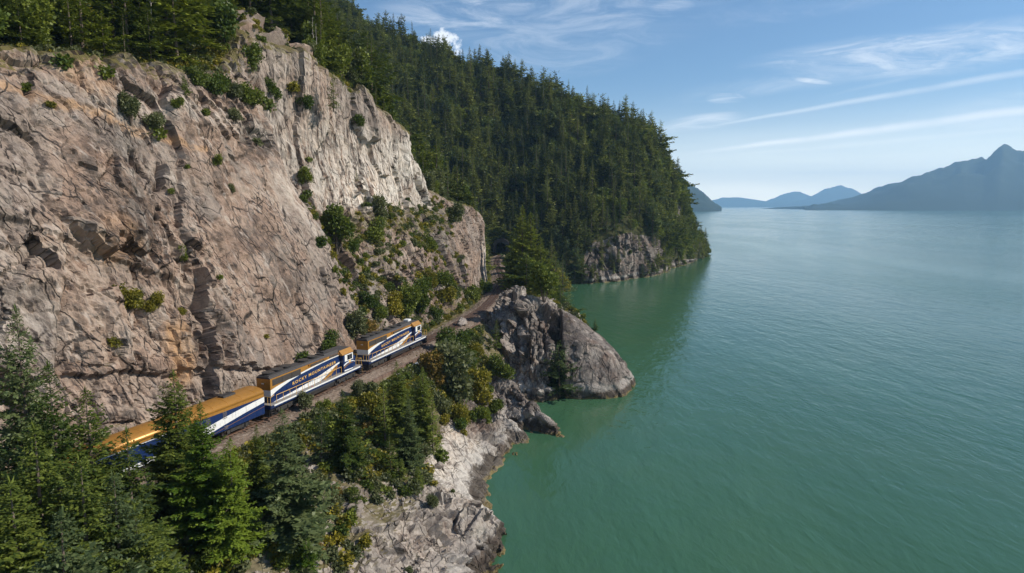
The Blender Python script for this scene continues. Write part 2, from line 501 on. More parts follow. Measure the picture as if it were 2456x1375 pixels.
M['fir_grey'] = leaf_mat('greyish_fir_needles', (.05, .078, .03), (.15, .185, .07))
M['leaf'] = leaf_mat('bush_leaves', (.05, .08, .012), (.19, .22, .03), .35)
M['leaf_dark'] = leaf_mat('dark_bush_leaves', (.03, .06, .010), (.11, .15, .022), .3)
M['leaf_yellow'] = leaf_mat('autumn_yellow_leaves', (.13, .125, .015), (.33, .27, .03), .35)
M['leaf_orange'] = leaf_mat('autumn_orange_leaves', (.13, .095, .018), (.32, .20, .05), .35)
M['leaf_grey'] = leaf_mat('grey_green_leaves', (.07, .085, .035), (.17, .18, .08), .3)
M['bark'] = plain('bark', (.14, .105, .08), .95, dirt=.5, dirtcol=(.28, .25, .22), scale=1.5)
M['bark_pale'] = plain('pale_bark', (.42, .37, .32), .9, dirt=.5, dirtcol=(.14, .11, .09), scale=1.5)

def water_mat():
    m, w = new_mat('sea_water')
    pos = w.n('ShaderNodeNewGeometry').outputs['Position']
    big = w.noise(w.vscale(pos, (1, .35, 1), (0, 0, .5)), .012, 4, .6, .5)
    c = w.mix(w.ramp(big, .3, .7), (.037, .099, .050), (.046, .124, .066))
    n = w.noise(pos, .05, 4, .6)
    c = w.mix(w.math('MULTIPLY', w.ramp(n, .4, .7), .25), c, (.065, .13, .06))
    ripples = w.noise(w.vscale(pos, (1, .45, 1), (0, 0, .55)), .85, 4, .55, .3)
    chop = w.noise(w.vscale(pos, (1, .5, 1), (0, 0, .9)), .24, 3, .5, .4)
    swell = w.noise(w.vscale(pos, (1, .4, 1), (0, 0, .3)), .04, 3, .5)
    gust = w.noise(w.vscale(pos, (1, .3, 1), (0, 0, .2)), .006, 4, .6, .4, .35, .7)
    h = w.math('ADD', w.math('MULTIPLY', ripples, .45), w.math('ADD', w.math('MULTIPLY', chop, 1.0), w.math('MULTIPLY', swell, 1.6)))
    b = finish(w, c, .16, h, .42, .55, spec=.5)
    b.inputs['IOR'].default_value = 1.33
    w.put(b.inputs['Roughness'], w.math('ADD', .1, w.math('MULTIPLY', w.noise(w.vscale(pos, (1, .25, 1), (0, 0, .35)), .011, 5, .62, .6, .3, .7), .07)))
    bn = [x for x in w.t.nodes if x.type == 'BUMP'][0]
    w.put(bn.inputs['Strength'], w.math('ADD', .34, w.math('MULTIPLY', gust, .36)))
    return m
M['water'] = water_mat()

# ------------------------------------------------------------------ track line
TRACK_Z = 13.5
TP = np.array([(-58, -18), (-53, 2), (-47.5, 20), (-42.5, 35), (-37.6, 48), (-33.7, 59), (-29.6, 69), (-26.3, 79), (-23.4, 88), (-19.8, 99), (-16.4, 110),
               (-13.2, 122), (-9.8, 136), (-6.7, 152), (-4.9, 170), (-3.8, 190), (-3.5, 212), (-5, 240), (-6.8, 268), (-6.5, 296), (-5, 324), (-4, 350), (-3, 380)], float)
_d = catmull(TP, 3000)
_s = np.concatenate([[0], np.cumsum(np.linalg.norm(np.diff(_d, axis=0), axis=1))])
def track_at_s(s):
    x = np.interp(s, _s, _d[:, 0]); y = np.interp(s, _s, _d[:, 1])
    x2 = np.interp(np.asarray(s) + .5, _s, _d[:, 0]); y2 = np.interp(np.asarray(s) + .5, _s, _d[:, 1])
    x1 = np.interp(np.asarray(s) - .5, _s, _d[:, 0]); y1 = np.interp(np.asarray(s) - .5, _s, _d[:, 1])
    dx, dy = x2 - x1, y2 - y1; l = np.hypot(dx, dy) + 1e-9
    return x, y, dx / l, dy / l
def s_of_y(y): return np.interp(y, _d[:, 1], _s)
def local(y0, off, z):
    """point beside the track: off > 0 towards the cliff, off < 0 towards the sea"""
    x, y, dx, dy = track_at_s(s_of_y(y0))
    return np.array([x - dy * off, y + dx * off, z])

# ------------------------------------------------------------------ terrain beside the track
# station: (shore distance, cliff profile toe..top as (offset, z), rise of the wood above)
slab = lambda t: [(4.8, 13.2), (6.3, 19), (8.3, 26), (12, 36), (16.5, 46), (21.5, t)]
STN = [
 (2, 42, slab(52)), (20, 40, slab(52)), (35, 36, slab(52.5)), (48, 34, slab(53)), (59, 28.5, slab(54)), (69, 26, slab(55)), (79, 25.5, slab(56)),
 (88, 21.5, [(4.8, 13.2), (6.3, 19), (8.2, 26), (12, 36.5), (16.5, 47), (21.5, 56.5)]),
 (95, 19.5, [(4.8, 13.2), (6.3, 19), (8.3, 26), (12, 36), (17, 47), (23, 61)]),
 (99, 18, [(4.8, 13.2), (6.4, 19), (8.6, 26), (12.5, 35), (20, 46), (24.5, 65.5)]),
 (102, 17.5, [(4.8, 13.2), (7.0, 19), (10.5, 26), (16, 35), (21.5, 46), (24.5, 66)]),
 (110, 17, [(4.8, 13.2), (8.5, 20), (12.5, 27), (17.5, 36), (20.5, 47), (22.5, 65)]),
 (122, 17, [(4.8, 13.2), (8.5, 20), (11.5, 27.5), (16.5, 36.5), (19, 48), (21, 63)]),
 (136, 16, [(4.8, 13.2), (8.0, 20), (10.5, 27), (15.5, 36), (17.5, 47), (19.5, 60)]),
 (150, 15, [(4.8, 13.2), (8, 20), (10.5, 26.5), (14.5, 35), (17, 43), (18.5, 53.5)]),
 (157, 15, [(4.8, 13.2), (8, 20), (10.5, 26), (13, 33), (15.5, 39), (17.5, 46)]),
 (164, 15, [(4.8, 13.2), (7, 19), (8.5, 25), (10.5, 31), (13.5, 36), (16, 41)]),
 (174, 16, [(4.6, 13.2), (6, 18.5), (7, 24), (8.5, 30), (11, 35.5), (14.5, 39.5)]),
 (184, 17, [(4.4, 13.2), (5.2, 18.5), (5.8, 24), (6.8, 29.5), (8.5, 34.5), (11, 38)]),
 (196, 18, [(4.2, 13.2), (4.6, 18), (4.8, 23), (5.1, 28), (5.9, 33), (8, 36.5)]),
 (204, 18, [(4.4, 13.2), (5.5, 17), (6.5, 21), (8, 26), (10.5, 31), (14, 36)]),
 (214, 18, [(5, 13.2), (9, 16), (13, 20), (18, 26), (24, 32), (31, 39)]),
 (240, 18, [(5, 13.2), (8, 17), (12, 22), (17, 28), (23, 35), (30, 42)]),
 (268, 20, [(5, 13.2), (8, 17), (12, 22), (17, 28), (23, 35), (30, 42)]),
 (300, 26, [(5, 13.2), (8, 17), (12, 22), (17, 28), (23, 35), (30, 42)]),
 (345, 26, [(5, 13.2), (8, 17), (12, 22), (17, 28), (23, 35), (30, 42)]),
]
SY = np.array([s[0] for s in STN], float)
ctrl_sea, ctrl_cliff, ctrl_wood = [], [], []
for y0, so, prof in STN:
    if y0 < 72:
        ctrl_sea.append([(-(so + 14), -9), (-(so + 2), -2.2), (-so, .2), (-(so * .84 + .5), 4.2), (-(so * .68 + 1), 7.6), (-(so * .5 + 1.5), 10.2), (-6, 12.3), (-3.5, 12.85), (0, 12.9)])
    else: ctrl_sea.append([(-(so + 14), -9), (-(so + 2), -2.2), (-so, .2), (-(so * .80 + .7), 2.9), (-(so * .58 + 1.5), 6.0), (-(so * .34 + 2.3), 9.3), (-5.2, 11.9), (-3.5, 12.85), (0, 12.9)])
    ctrl_cliff.append([(0, 12.9), (3.4, 12.8)] + prof + [(prof[-1][0] + 6, prof[-1][1] + 1.2)])
    o, z = prof[-1]
    k = 1.0 if y0 < 200 else 1.15
    ctrl_wood.append([(o + 1.2, z - 3.5), (o + 2.4, z + .2), (o + 7, z + 2.6 * k), (o + 22, z + 12 * k), (o + 48, z + 32 * k), (o + 85, z + 62 * k), (o + 130, z + 96 * k)])

def station_grid(ctrl, ys, rows_t, jag=True):
    """columns at track stations ys, rows by parameter along the profile -> positions and (s, offset, z)"""
    C = np.array(ctrl, float)                      # (k, r, 2)
    tpar = np.interp(ys, SY, np.arange(len(SY)))
    A = catmull(C, tpar)                           # (nu, r, 2)
    A = np.transpose(A, (1, 0, 2))
    B = .5 * catmull(A, rows_t) + .5 * lin(A, rows_t)
    B = np.transpose(B, (1, 0, 2))                 # (nu, nv, 2)
    s = s_of_y(ys); x, y, dx, dy = track_at_s(s)
    off = B[..., 0]
    G = np.stack([x[:, None] - dy[:, None] * off, y[:, None] + dx[:, None] * off, B[..., 1]], 2)
    Q = np.stack([np.repeat(s[:, None], off.shape[1], 1), off, B[..., 1]], 2)
    return G, Q

def ys_adaptive(y0, y1, k, kmin=.2, kmax=3.0):
    out = [y0]
    while out[-1] < y1:
        out.append(out[-1] + min(kmax, max(kmin, k * math.hypot(out[-1], 20))))
    return np.array(out)

def sstep(x, a, b):
    t = np.clip((x - a) / (b - a), 0, 1); return t * t * (3 - 2 * t)

BVH_V, BVH_F = [], []
def bvh_add(G, step):
    g = G[::step, ::step]; nu, nv = g.shape[:2]
    b = sum(len(v) for v in BVH_V)
    BVH_V.append(g.reshape(-1, 3)); BVH_F.append(grid_faces(nu, nv) + b)

def build_cliff():
    ys = np.concatenate([np.arange(2, 34, 1.0), ys_adaptive(34, 216, .0034, .17, .8), np.arange(217, 344, 1.5)])
    rt = np.concatenate([np.linspace(0, 2, 8)[:-1], np.linspace(2, 7, 215)[:-1], np.linspace(7, 8, 12)])
    G, Q = station_grid(ctrl_cliff, ys, rt)
    nu, nv = G.shape[:2]
    N = grid_normals(G)
    # the outward normal looks to the sea side
    if N[nu // 2, nv // 2, 0] < 0: N = -N
    s, o, z = [Q[..., i].ravel() for i in range(3)]
    p = G.reshape(-1, 3)
    yst = np.repeat(ys, nv)
    shr = .06 + .28 * sstep(yst, 70, 78)
    sl = np.stack([s + shr * (z - 30), o, z + .05 * s], 1)          # sheared: joints lean the way the slab does
    up = np.stack([s, o, z], 1)
    # how broken the rock is, by region
    broken = .35 + .65 * sstep(yst, 79, 71)                                         # left: blocky
    slabm = sstep(yst, 72, 79) * sstep(yst, 101, 97) * sstep(z, 46, 41)
    broken = broken * (1 - .82 * slabm)
    broken = np.where(z > 46, np.maximum(broken, .8 * sstep(z, 45, 48) * (yst < 100)), broken)
    wall = sstep(yst, 99, 102) * sstep(yst, 160, 156) * sstep(z, 35, 39)
    broken = np.where(wall > .5, .13, broken)
    rub = sstep(yst, 99, 103) * sstep(z, 38, 35) * sstep(yst, 172, 160)
    broken = np.maximum(broken, .85 * rub)
    broken = np.maximum(broken, .5 * sstep(yst, 160, 165))
    upper_left_smooth = sstep(yst, 66, 60) * sstep(z, 34, 38) * sstep(z, 48, 45)
    broken *= 1 - .6 * upper_left_smooth
    n1 = fbm(p * .06, 3, 3)
    warp = np.stack([fbm(p * .25, 3, 21), fbm(p * .25, 3, 22), fbm(p * .25, 3, 23)], 1)
    f_big = facets(sl + warp * .55, (5.5, 7, 15), 31, .9, .3)
    f_mid = facets(sl + warp * .35, (2.1, 3, 5.2), 32, .9, .35)
    f_sml = facets(up + warp * .25, (.9, 1.3, 1.7), 33, 1.0, .3)
    flat = .45 + .55 * sstep(fbm(p * .1, 2, 99), -.35, .15)
    d = n1 * 1.0 + broken * (1.9 * f_big + flat * (1.15 * f_mid + .42 * f_sml)) + .04 * f_sml
    # long shallow ribs and steps on the smooth slab
    d += slabm * (.55 * fbm(np.stack([(s + .34 * z) / 2.6, z / 30, o * 0], 1), 3, 5) + .6 * facets(sl + warp, (5, 9, 26), 37, .5, .1))
    # flutes on the pale wall
    d += wall * (.55 * fbm(np.stack([s / 2.2, z / 24, o * 0], 1), 3, 8) + 1.5 * facets(up + warp * .9, (6.5, 9, 17), 38, .9, .12))
    # long horizontal overhang low on the left
    zl = 23.5 - .22 * (yst - 50) + .7 * f_mid
    d -= 1.0 * sstep(z, zl + .15, zl - .15) * sstep(yst, 84, 80) * sstep(z, 12, 15)
    zl2 = 39 - .5 * (yst - 50)
    d -= .8 * sstep(z, zl2 + .2, zl2 - .2) * sstep(yst, 76, 66)
    # deep joint down the middle of the left face
    jt = np.abs((s + .2 * z) - (s_of_y(70.5) + .2 * 30) + 1.6 * warp[:, 0])
    d -= 1.5 * sstep(jt, 1.7, .2) * sstep(z, 17, 20) * sstep(z, 46, 42)
    # crack that divides the slab from the pale wall
    d += .14 * fbm(p * 1.4, 3, 9)
    fade = sstep(o, 3.6, 6.2) * (1 - .0 * z)
    d = d * fade
    top = np.repeat(sstep(rt, 7.7, 7.0)[None], nu, 0).ravel()
    d *= .15 + .85 * top
    G2 = G + N * d.reshape(nu, nv)[..., None]
    # masks: R white granite, G iron stain, B plants
    flow_v = np.stack([s + .34 * z * sstep(yst, 103, 98), o, z], 1)
    white = wall * (.8 + .35 * n1) * (1 - .8 * sstep(z + 2.5 * warp[:, 0], 50, 56)) * (1 - .45 * sstep(yst, 110, 102)) + .35 * slabm * sstep(z + (yst - 92) * 1.4, 35, 44) * sstep(yst, 78, 86)
    white += .15 * sstep(z, zl + .5, zl - .5) * (yst < 92) + .3 * sstep(yst, 60, 50) * sstep(np.abs(z - 29), 6, 3)
    white += .3 * sstep(np.abs(z - 50), 2.5, 1.0) * (yst < 98) * sstep(yst, 62, 70) + .7 * sstep(yst, 186, 194) * sstep(z, 30, 24)
    orange = .9 * sstep(np.abs(yst - 67), 1.9, .6) * sstep(z, 17, 19) * sstep(z, 26, 24) + .7 * sstep(np.abs((z - 49.5) + .25 * (yst - 60) + warp[:, 0]), 1.0, .3) * (yst < 80) + .35 * sstep(fbm(p * .12, 2, 77), .25, .6) * (yst < 76)
    veg = sstep(z - (13.2), 5, 0) * .35 + .5 * rub * sstep(f_big, -.2, .3) + .8 * sstep(np.repeat(rt[None], nu, 0).ravel(), 6.6, 7.0)
    terr = sstep(yst, 104, 110) * sstep(yst, 165, 158) * sstep(np.abs(z - 34.5), 4, 1.5)
    veg += .7 * terr
    me = np_mesh('rock_cliff', G2.reshape(-1, 3), grid_faces(nu, nv)[:, ::-1], M['cliff'])
    set_attr(me, 'mask', np.clip(np.stack([white, orange, veg], 1), 0, 1))
    fa = me.attributes.new('flow', 'FLOAT_VECTOR', 'POINT'); fa.data.foreach_set('vector', flow_v.astype(np.float32).ravel())
    ob = mesh_obj('rock_cliff', me); ob['kind'] = 'structure'
    bvh_add(G2, 4)
    return ob

def build_sea_slope():
    ys = np.concatenate([np.arange(2, 30, 1.2), ys_adaptive(30, 175, .0042, .2, .8), np.arange(176, 344, 1.5)])
    rt = np.concatenate([np.linspace(0, 1, 5)[:-1], np.linspace(1, 7, 130)[:-1], [7, 8]])
    G, Q = station_grid(ctrl_sea, ys, rt)
    nu, nv = G.shape[:2]
    N = grid_normals(G)
    if N[nu // 2, nv // 2, 2] < 0: N = -N
    s, o, z = [Q[..., i].ravel() for i in range(3)]
    p = G.reshape(-1, 3); yst = np.repeat(ys, nv)
    warp = np.stack([fbm(p * .22, 3, 51), fbm(p * .22, 3, 52), fbm(p * .22, 3, 53)], 1)
    # smooth whaleback slab in the middle, broken rock before and behind it
    smooth = sstep(p[:, 1], 69, 73) * sstep(p[:, 1], 92, 88) * sstep(z, 7, 5)
    br = 1 - .95 * smooth
    tw = np.stack([p[:, 0] * .8 + p[:, 1] * .6, p[:, 1] * .8 - p[:, 0] * .6, p[:, 2]], 1)
    f1 = facets(tw + warp * 1.5, (6, 4, 5), 61, 1.3, .2)
    f2 = facets(tw + warp, (2.4, 1.5, 2), 62, 1.3, .35)
    f3 = facets(p + warp * .5, (.8, .8, .8), 63, 1.2, .25)
    f_shore = fbm(np.stack([s * .09, s * 0, s * 0], 1), 3, 71)
    br = br * (1 - .7 * sstep(z, 5.5, 8))
    d = 1.4 * fbm(p * .08, 3, 54) + br * (1.15 * f1 + .5 * f2 + .25 * f3) + .1 * f3
    d += smooth * (.35 * fbm(np.stack([tw[:, 0] / 1.0, tw[:, 1] / 8, p[:, 2] * 0], 1), 4, 55) + .45 * facets(tw + warp, (2.6, 8, 6), 66, .5, .25))
    d += 1.5 * f_shore * sstep(z, 8, 1)
    d *= sstep(-o, 3.6, 7.5)
    G2 = G + N * d.reshape(nu, nv)[..., None]
    n1 = fbm(p * .05, 3, 57)
    white = smooth * .6 + .35 * sstep(z, 6.5, 3) * (p[:, 1] < 72) * (.6 + n1) + .25 * sstep(n1, .1, .5)
    veg = .95 * sstep(z, 4.6 , 8.2) + .15 * n1
    veg = np.where((p[:, 1] < 76) & (o < -8), veg * .45 - .1, veg)
    veg = np.where(p[:, 1] > 150, np.maximum(veg, sstep(z, 1.0, 3.0)), veg)
    me = np_mesh('rocky_shore', G2.reshape(-1, 3), grid_faces(nu, nv)[:, ::-1], M['shore'])
    set_attr(me, 'mask', np.clip(np.stack([white, 0 * white, veg], 1), 0, 1))
    ob = mesh_obj('rocky_shore', me); ob['kind'] = 'structure'
    bvh_add(G2, 3)

WOOD_G = None
def build_wood_ground():
    global WOOD_G
    ys = np.concatenate([np.arange(2, 34, 2.0), np.arange(34, 344, 1.0)])
    rt = np.concatenate([[0, .5], np.linspace(1, 6, 110)])
    G, Q = station_grid(ctrl_wood, ys, rt)
    rt = rt - 1
    nu, nv = G.shape[:2]; N = grid_normals(G)
    if N[nu // 2, nv // 2, 2] < 0: N = -N
    p = G.reshape(-1, 3); yst = np.repeat(ys, nv)
    rr = np.repeat(rt[None], nu, 0).ravel()
    d = (2.2 * fbm(p * .05, 3, 81) + .8 * fbm(p * .3, 3, 82)) * sstep(rr, .05, .6)
    # rock knob that stands out of the wood above the slab
    knob = sstep(yst, 99, 103) * sstep(yst, 121, 113) * sstep(rr, 1.6, 1.0)
    d += knob * (2.4 + 2.8 * facets(p, (5, 5, 7), 83, 1.2, .3) + .6 * facets(p, (2, 2, 2), 84, 1.1, .2)) * sstep(rr, 0, .2)
    G2 = G + N * d.reshape(nu, nv)[..., None]
    me = np_mesh('hillside_ground', G2.reshape(-1, 3), grid_faces(nu, nv)[:, ::-1], M['cliff'])
    veg = 1.0 - .9 * knob; white = 0 * knob
    set_attr(me, 'mask', np.clip(np.stack([white, 0 * white, veg], 1), 0, 1))
    me.materials.append(M['soil'])
    mi = np.zeros((nu - 1) * (nv - 1), dtype=np.int32)
    kk = np.maximum(knob, sstep(rr, .75, .3) * sstep(fbm(p * .22, 3, 88), -.15, .1)).reshape(nu, nv)[:-1, :-1].ravel(); mi[kk < .3] = 1
    me.polygons.foreach_set('material_index', mi)
    ob = mesh_obj('hillside_ground', me); ob['kind'] = 'structure'
    bvh_add(G2, 3)
    WOOD_G = (G2, ys, rt)

build_cliff(); build_sea_slope(); build_wood_ground()

# ------------------------------------------------------------------ far wooded mountain that drops to the sea
FARC = [
 # columns left to right; each row is (x, y, distance) of the bare ground in the photograph
 [(560, 560, 270), (560, 420, 300), (600, 250, 350), (620, 100, 400), (650, -60, 470), (680, -180, 540)],
 [(850, 560, 285), (850, 440, 320), (850, 300, 365), (850, 170, 420), (850, 45, 490), (850, 75, 590)],
 [(960, 580, 292), (960, 460, 325), (965, 330, 370), (970, 205, 425), (975, 98, 480), (975, 125, 580)],
 [(1090, 600, 300), (1090, 480, 335), (1095, 360, 380), (1100, 250, 425), (1110, 158, 470), (1110, 185, 560)],
 [(1190, 612, 322), (1200, 520, 345), (1205, 410, 385), (1210, 300, 425), (1220, 190, 465), (1225, 215, 550)],
 [(1290, 690, 296), (1290, 600, 318), (1300, 470, 350), (1315, 355, 390), (1330, 240, 445), (1340, 265, 520)],
 [(1372, 684, 303), (1376, 610, 312), (1385, 500, 345), (1400, 390, 385), (1420, 290, 430), (1430, 310, 500)],
 [(1440, 681, 306), (1440, 575, 317), (1445, 480, 345), (1460, 380, 385), (1480, 312, 430), (1490, 335, 500)],
 [(1520, 671, 322), (1515, 560, 330), (1515, 480, 355), (1525, 400, 390), (1545, 345, 432), (1555, 370, 500)],
 [(1580, 655, 346), (1580, 575, 356), (1580, 490, 380), (1580, 440, 405), (1588, 400, 440), (1598, 420, 500)],
 [(1620, 644, 380), (1618, 588, 388), (1614, 530, 405), (1612, 485, 425), (1612, 458, 450), (1616, 476, 500)],
 [(1660, 634, 416), (1656, 602, 422), (1650, 572, 436), (1645, 545, 450), (1640, 527, 465), (1638, 545, 510)],
 [(1690, 625, 456), (1688, 609, 458), (1682, 600, 463), (1676, 592, 470), (1670, 586, 480), (1662, 588, 520)],
 [(1700, 621, 470), (1698, 615, 478), (1694, 612, 488), (1690, 609, 498), (1684, 606, 510), (1674, 600, 560)],
]
FAR_G = None
def build_far_mountain():
    global FAR_G
    C = np.array([[P(*q) for q in col] for col in FARC])
    C = np.concatenate([np.stack([C[:, 0] + np.array([3.0, -8, 0]) , C[:, 0]], 1), C[:, 1:]], 1)
    C[5:, 0, 2] = -9; C[5:, 1, 2] = np.minimum(C[5:, 1, 2], .2)
    nu, nv = 330, 190
    A = catmull(C, nu); A = np.transpose(A, (1, 0, 2)); t = np.concatenate([np.linspace(0, 1, 8)[:-1], np.linspace(1, 2, 55)[:-1], np.linspace(2, 6, nv)])
    B = np.transpose(.6 * catmull(A, t) + .4 * lin(A, t), (1, 0, 2))
    nu, nv = B.shape[:2]; N = grid_normals(B)
    if N[nu // 2, nv // 2, 2] < 0: N = -N
    p = B.reshape(-1, 3); tt = np.repeat(t[None], nu, 0).ravel(); uu = np.repeat(np.linspace(0, 13, nu)[:, None], nv, 1).ravel()
    rock = sstep(uu, 6.2, 6.6) * sstep(tt, 2.08, 1.9) * sstep(uu, 9.6, 8.8)
    rock = np.maximum(rock, sstep(uu, 9, 9.5) * sstep(tt, 1.45, 1.3))
    rock = np.maximum(rock, sstep(uu, 9.8, 10.1) * sstep(uu, 10.9, 10.7) * sstep(tt, 2.3, 2.6) * sstep(tt, 4.2, 3.6) * sstep(fbm(p * .06, 2, 90), -.35, .1))
    f = facets(np.stack([p[:, 0], p[:, 1], p[:, 2]], 1), (9, 9, 22), 91, 1.2, .25)
    f2 = facets(p, (3.2, 3.2, 7), 92, 1.2, .3)
    d = 7 * fbm(p * .011, 3, 94) * sstep(tt, 2.0, 3) + 1.5 * fbm(p * .09, 3, 95) + rock * (3.6 * f + 1.5 * f2)
    d *= sstep(tt, .6, 1.3)
    G2 = B + N * d.reshape(nu, nv)[..., None]
    me = np_mesh('wooded_mountain', G2.reshape(-1, 3), grid_faces(nu, nv)[:, ::-1], M['headland'])
    me.materials.append(M['soil'])
    rk = rock.reshape(nu, nv)[:-1, :-1].ravel()
    me.polygons.foreach_set('material_index', (rk < .5).astype(np.int32))
    set_attr(me, 'mask', np.clip(np.stack([rock * .0, 0 * rock, 1 - rock], 1), 0, 1))
    ob = mesh_obj('wooded_mountain', me); ob['kind'] = 'structure'
    bvh_add(G2, 2)
    FAR_G = (G2, rock.reshape(nu, nv), t)
build_far_mountain()

# ------------------------------------------------------------------ rock masses of the shore (each a block of stone with its own name)
def hull_rock(name, groups, voxel, mat, seed, white=.2, amp=1.0, rot=.4, sizes=((5, 4, 9), (2, 1.8, 3.6), (.8, .8, 1.1)), veg=0.0, smooth_test=None):
    bm = bmesh.new()
    for pts in groups:
        vs = [bm.verts.new(Vector(q)) for q in pts]
        r = bmesh.ops.convex_hull(bm, input=vs)
        junk = [g for g in r['geom_interior'] + r['geom_unused'] if isinstance(g, bmesh.types.BMVert)]
        if junk: bmesh.ops.delete(bm, geom=list(set(junk)), context='VERTS')
    me = bpy.data.meshes.new('tmp'); bm.to_mesh(me); bm.free()
    o = bpy.data.objects.new('tmp', me); COL.objects.link(o)
    md = o.modifiers.new('r', 'REMESH'); md.mode = 'VOXEL'; md.voxel_size = voxel
    dg = bpy.context.evaluated_depsgraph_get()
    m2 = bpy.data.meshes.new_from_object(o.evaluated_get(dg))
    bpy.data.objects.remove(o)
    n = len(m2.vertices); v = np.empty(n * 3); m2.vertices.foreach_get('co', v); v = v.reshape(-1, 3)
    nr = np.empty(n * 3); m2.vertices.foreach_get('normal', nr); nr = nr.reshape(-1, 3)
    c, s_ = math.cos(rot), math.sin(rot)
    tw = np.stack([v[:, 0] * c + v[:, 1] * s_ + .25 * v[:, 2], v[:, 1] * c - v[:, 0] * s_, v[:, 2] - .15 * v[:, 0]], 1)
    warp = np.stack([fbm(v * .3, 3, seed + k) for k in range(3)], 1)
    f1 = facets(tw + warp * .8, sizes[0], seed + 5, 1.2, .35); f2 = facets(tw + warp * .6, sizes[1], seed + 6, 1.2, .35); f3 = facets(v + warp * .3, sizes[2], seed + 7, 1.1, .3)
    k = np.ones(n) if smooth_test is None else smooth_test(v)
    d = amp * (.8 * fbm(v * .12, 3, seed + 9) + k * (1.5 * f1 + .8 * f2 + .28 * f3) + .12 * fbm(v * 1.3, 3, seed + 12))
    v2 = v + nr * d[:, None]
    m2.vertices.foreach_set('co', v2.ravel())
    m2.polygons.foreach_set('use_smooth', [False] * len(m2.polygons))
    m2.materials.clear(); m2.materials.append(mat)
    m2.update()
    w_ = white + .5 * fbm(v * .1, 2, seed + 14)
    set_attr(m2, 'mask', np.clip(np.stack([w_, 0 * w_, veg * np.ones(n)], 1), 0, 1))
    m2.name = name
    ob = mesh_obj(name, m2)
    # into the lookup for placing plants
    m2.calc_loop_triangles()
    b = sum(len(q) for q in BVH_V); BVH_V.append(v2)
    tri = np.empty(len(m2.loop_triangles) * 3, dtype=np.int32); m2.loop_triangles.foreach_get('vertices', tri)
    TRI_F.append(tri.reshape(-1, 3) + b)
    return ob
TRI_F = []

crag = hull_rock('rock_crag', [
    [(-4, 142, 14), (-1.5, 141, 18.5), (1, 146, 20), (3.6, 143, 18.6), (-2.5, 133, 12.5), (1.5, 131.5, 15.5), (4, 134, 16.2), (-7, 139, 2), (-5.5, 124, -2), (3, 121, -2), (10, 140, -2), (3, 150, 0)],
    [(3.6, 143, 18.3), (1.5, 132, 14.6), (5.5, 130.5, 14.8), (8.3, 133, 15.0), (7, 139, 16), (0, 121, 1), (7.4, 119.5, -2), (7.6, 123, 8), (3, 123.5, 9), (-1, 124, -2), (9, 137, -2)],
    [(-3.5, 126, 7.5), (-1, 131, 11), (3.4, 127, 9.2), (-5.5, 118, -1), (2, 114.5, -2), (5.6, 117, -1), (-6, 128, 2)],
    [(-6.5, 134, 12.8), (-3, 137, 14.4), (-3.6, 131, 12.4), (-7.6, 129, 8), (-4, 127, 6), (-6, 137, 10)],
], .26, M['outcrop'], 200, white=.12, amp=1.35, rot=-.25, sizes=((3.1, 6, 16), (1.4, 3, 6), (.8, .9, 1.3)))
tag(crag, 'fractured grey crag with vertical ribs rising beside the bend of the track', 'rock')
dome = hull_rock('rock_dome', [
    [(6, 140, 15.5), (9, 137, 15), (12, 137, 13), (8, 134, 8), (6, 138, -2), (14, 142, -2)],
    [(10.6, 139, 15.6), (10.8, 133.5, 15.6), (15, 132.5, 13.2), (19, 131.5, 10.8), (22, 130, 8.2), (24.5, 129.5, 5.2), (26.3, 130.5, 1.4), (26.6, 131, -2),
     (10.4, 124.5, 11), (15.5, 124, 10.4), (20.5, 124, 7.4), (10.2, 121.2, 5), (16, 121, 4.6), (21.5, 121.6, 3.6), (10.4, 119.8, -2), (16, 119.3, 1.5), (22.3, 120.2, -2), (22, 121.2, 1.6), (25.3, 125, -2), (25, 126, 2), (12, 150, -2), (22, 142, -2)],
], .3, M['dome'], 240, white=-.1, amp=.55, rot=.2, sizes=((9, 9, 12), (5, 4, 5), (1, 1, 1.2)), smooth_test=lambda v: .35 + .65 * sstep(v[:, 0], 20.5, 23))
tag(dome, 'big smooth shaded rock dome sloping into the sea right of the ribbed crag', 'rock')
fin = hull_rock('rock_fin', [
    [(-4.5, 116, 8.5), (-1.5, 112, 7.2), (2.5, 107, 4.8), (5.6, 102.5, 2.2), (8.6, 99.2, -.6), (1.2, 101, -1.6), (-2.5, 104, -1), (-6, 108, 3), (6, 115.5, -2), (2, 118, 0), (-5, 119, 4)],
], .22, M['outcrop'], 260, white=.1, amp=.5, rot=.9)
tag(fin, 'wedge shaped brown rock fin tapering to a point in the water below the crag', 'rock')
fin2 = hull_rock('rock_fin', [
    [(-5, 106, 4.6), (-2.4, 103.5, 4), (.4, 99.5, 1.9), (3.4, 96, -.8), (-1.2, 95.6, -1.4), (-4.6, 97.2, -1), (-7, 101, 2), (1, 104, -1)],
], .2, M['shore'], 270, white=.5, amp=.4, rot=.9)
tag(fin2, 'smaller grey rock ridge with a pale top left of the pointed fin', 'rock')
whale = hull_rock('shore_boulder', [
    [(-8, 95, 3.6), (-5, 95.5, 2.9), (-2.6, 93, 1.4), (-2.0, 90, -1), (-3, 86.8, -1.4), (-6.5, 86.5, .9), (-8.5, 89, 3), (-5, 89.5, 2.6)],
], .18, M['shore'], 280, white=.7, amp=.28, rot=.3)
tag(whale, 'rounded whaleback rock at the waterline below the yellow bushes', 'rock')
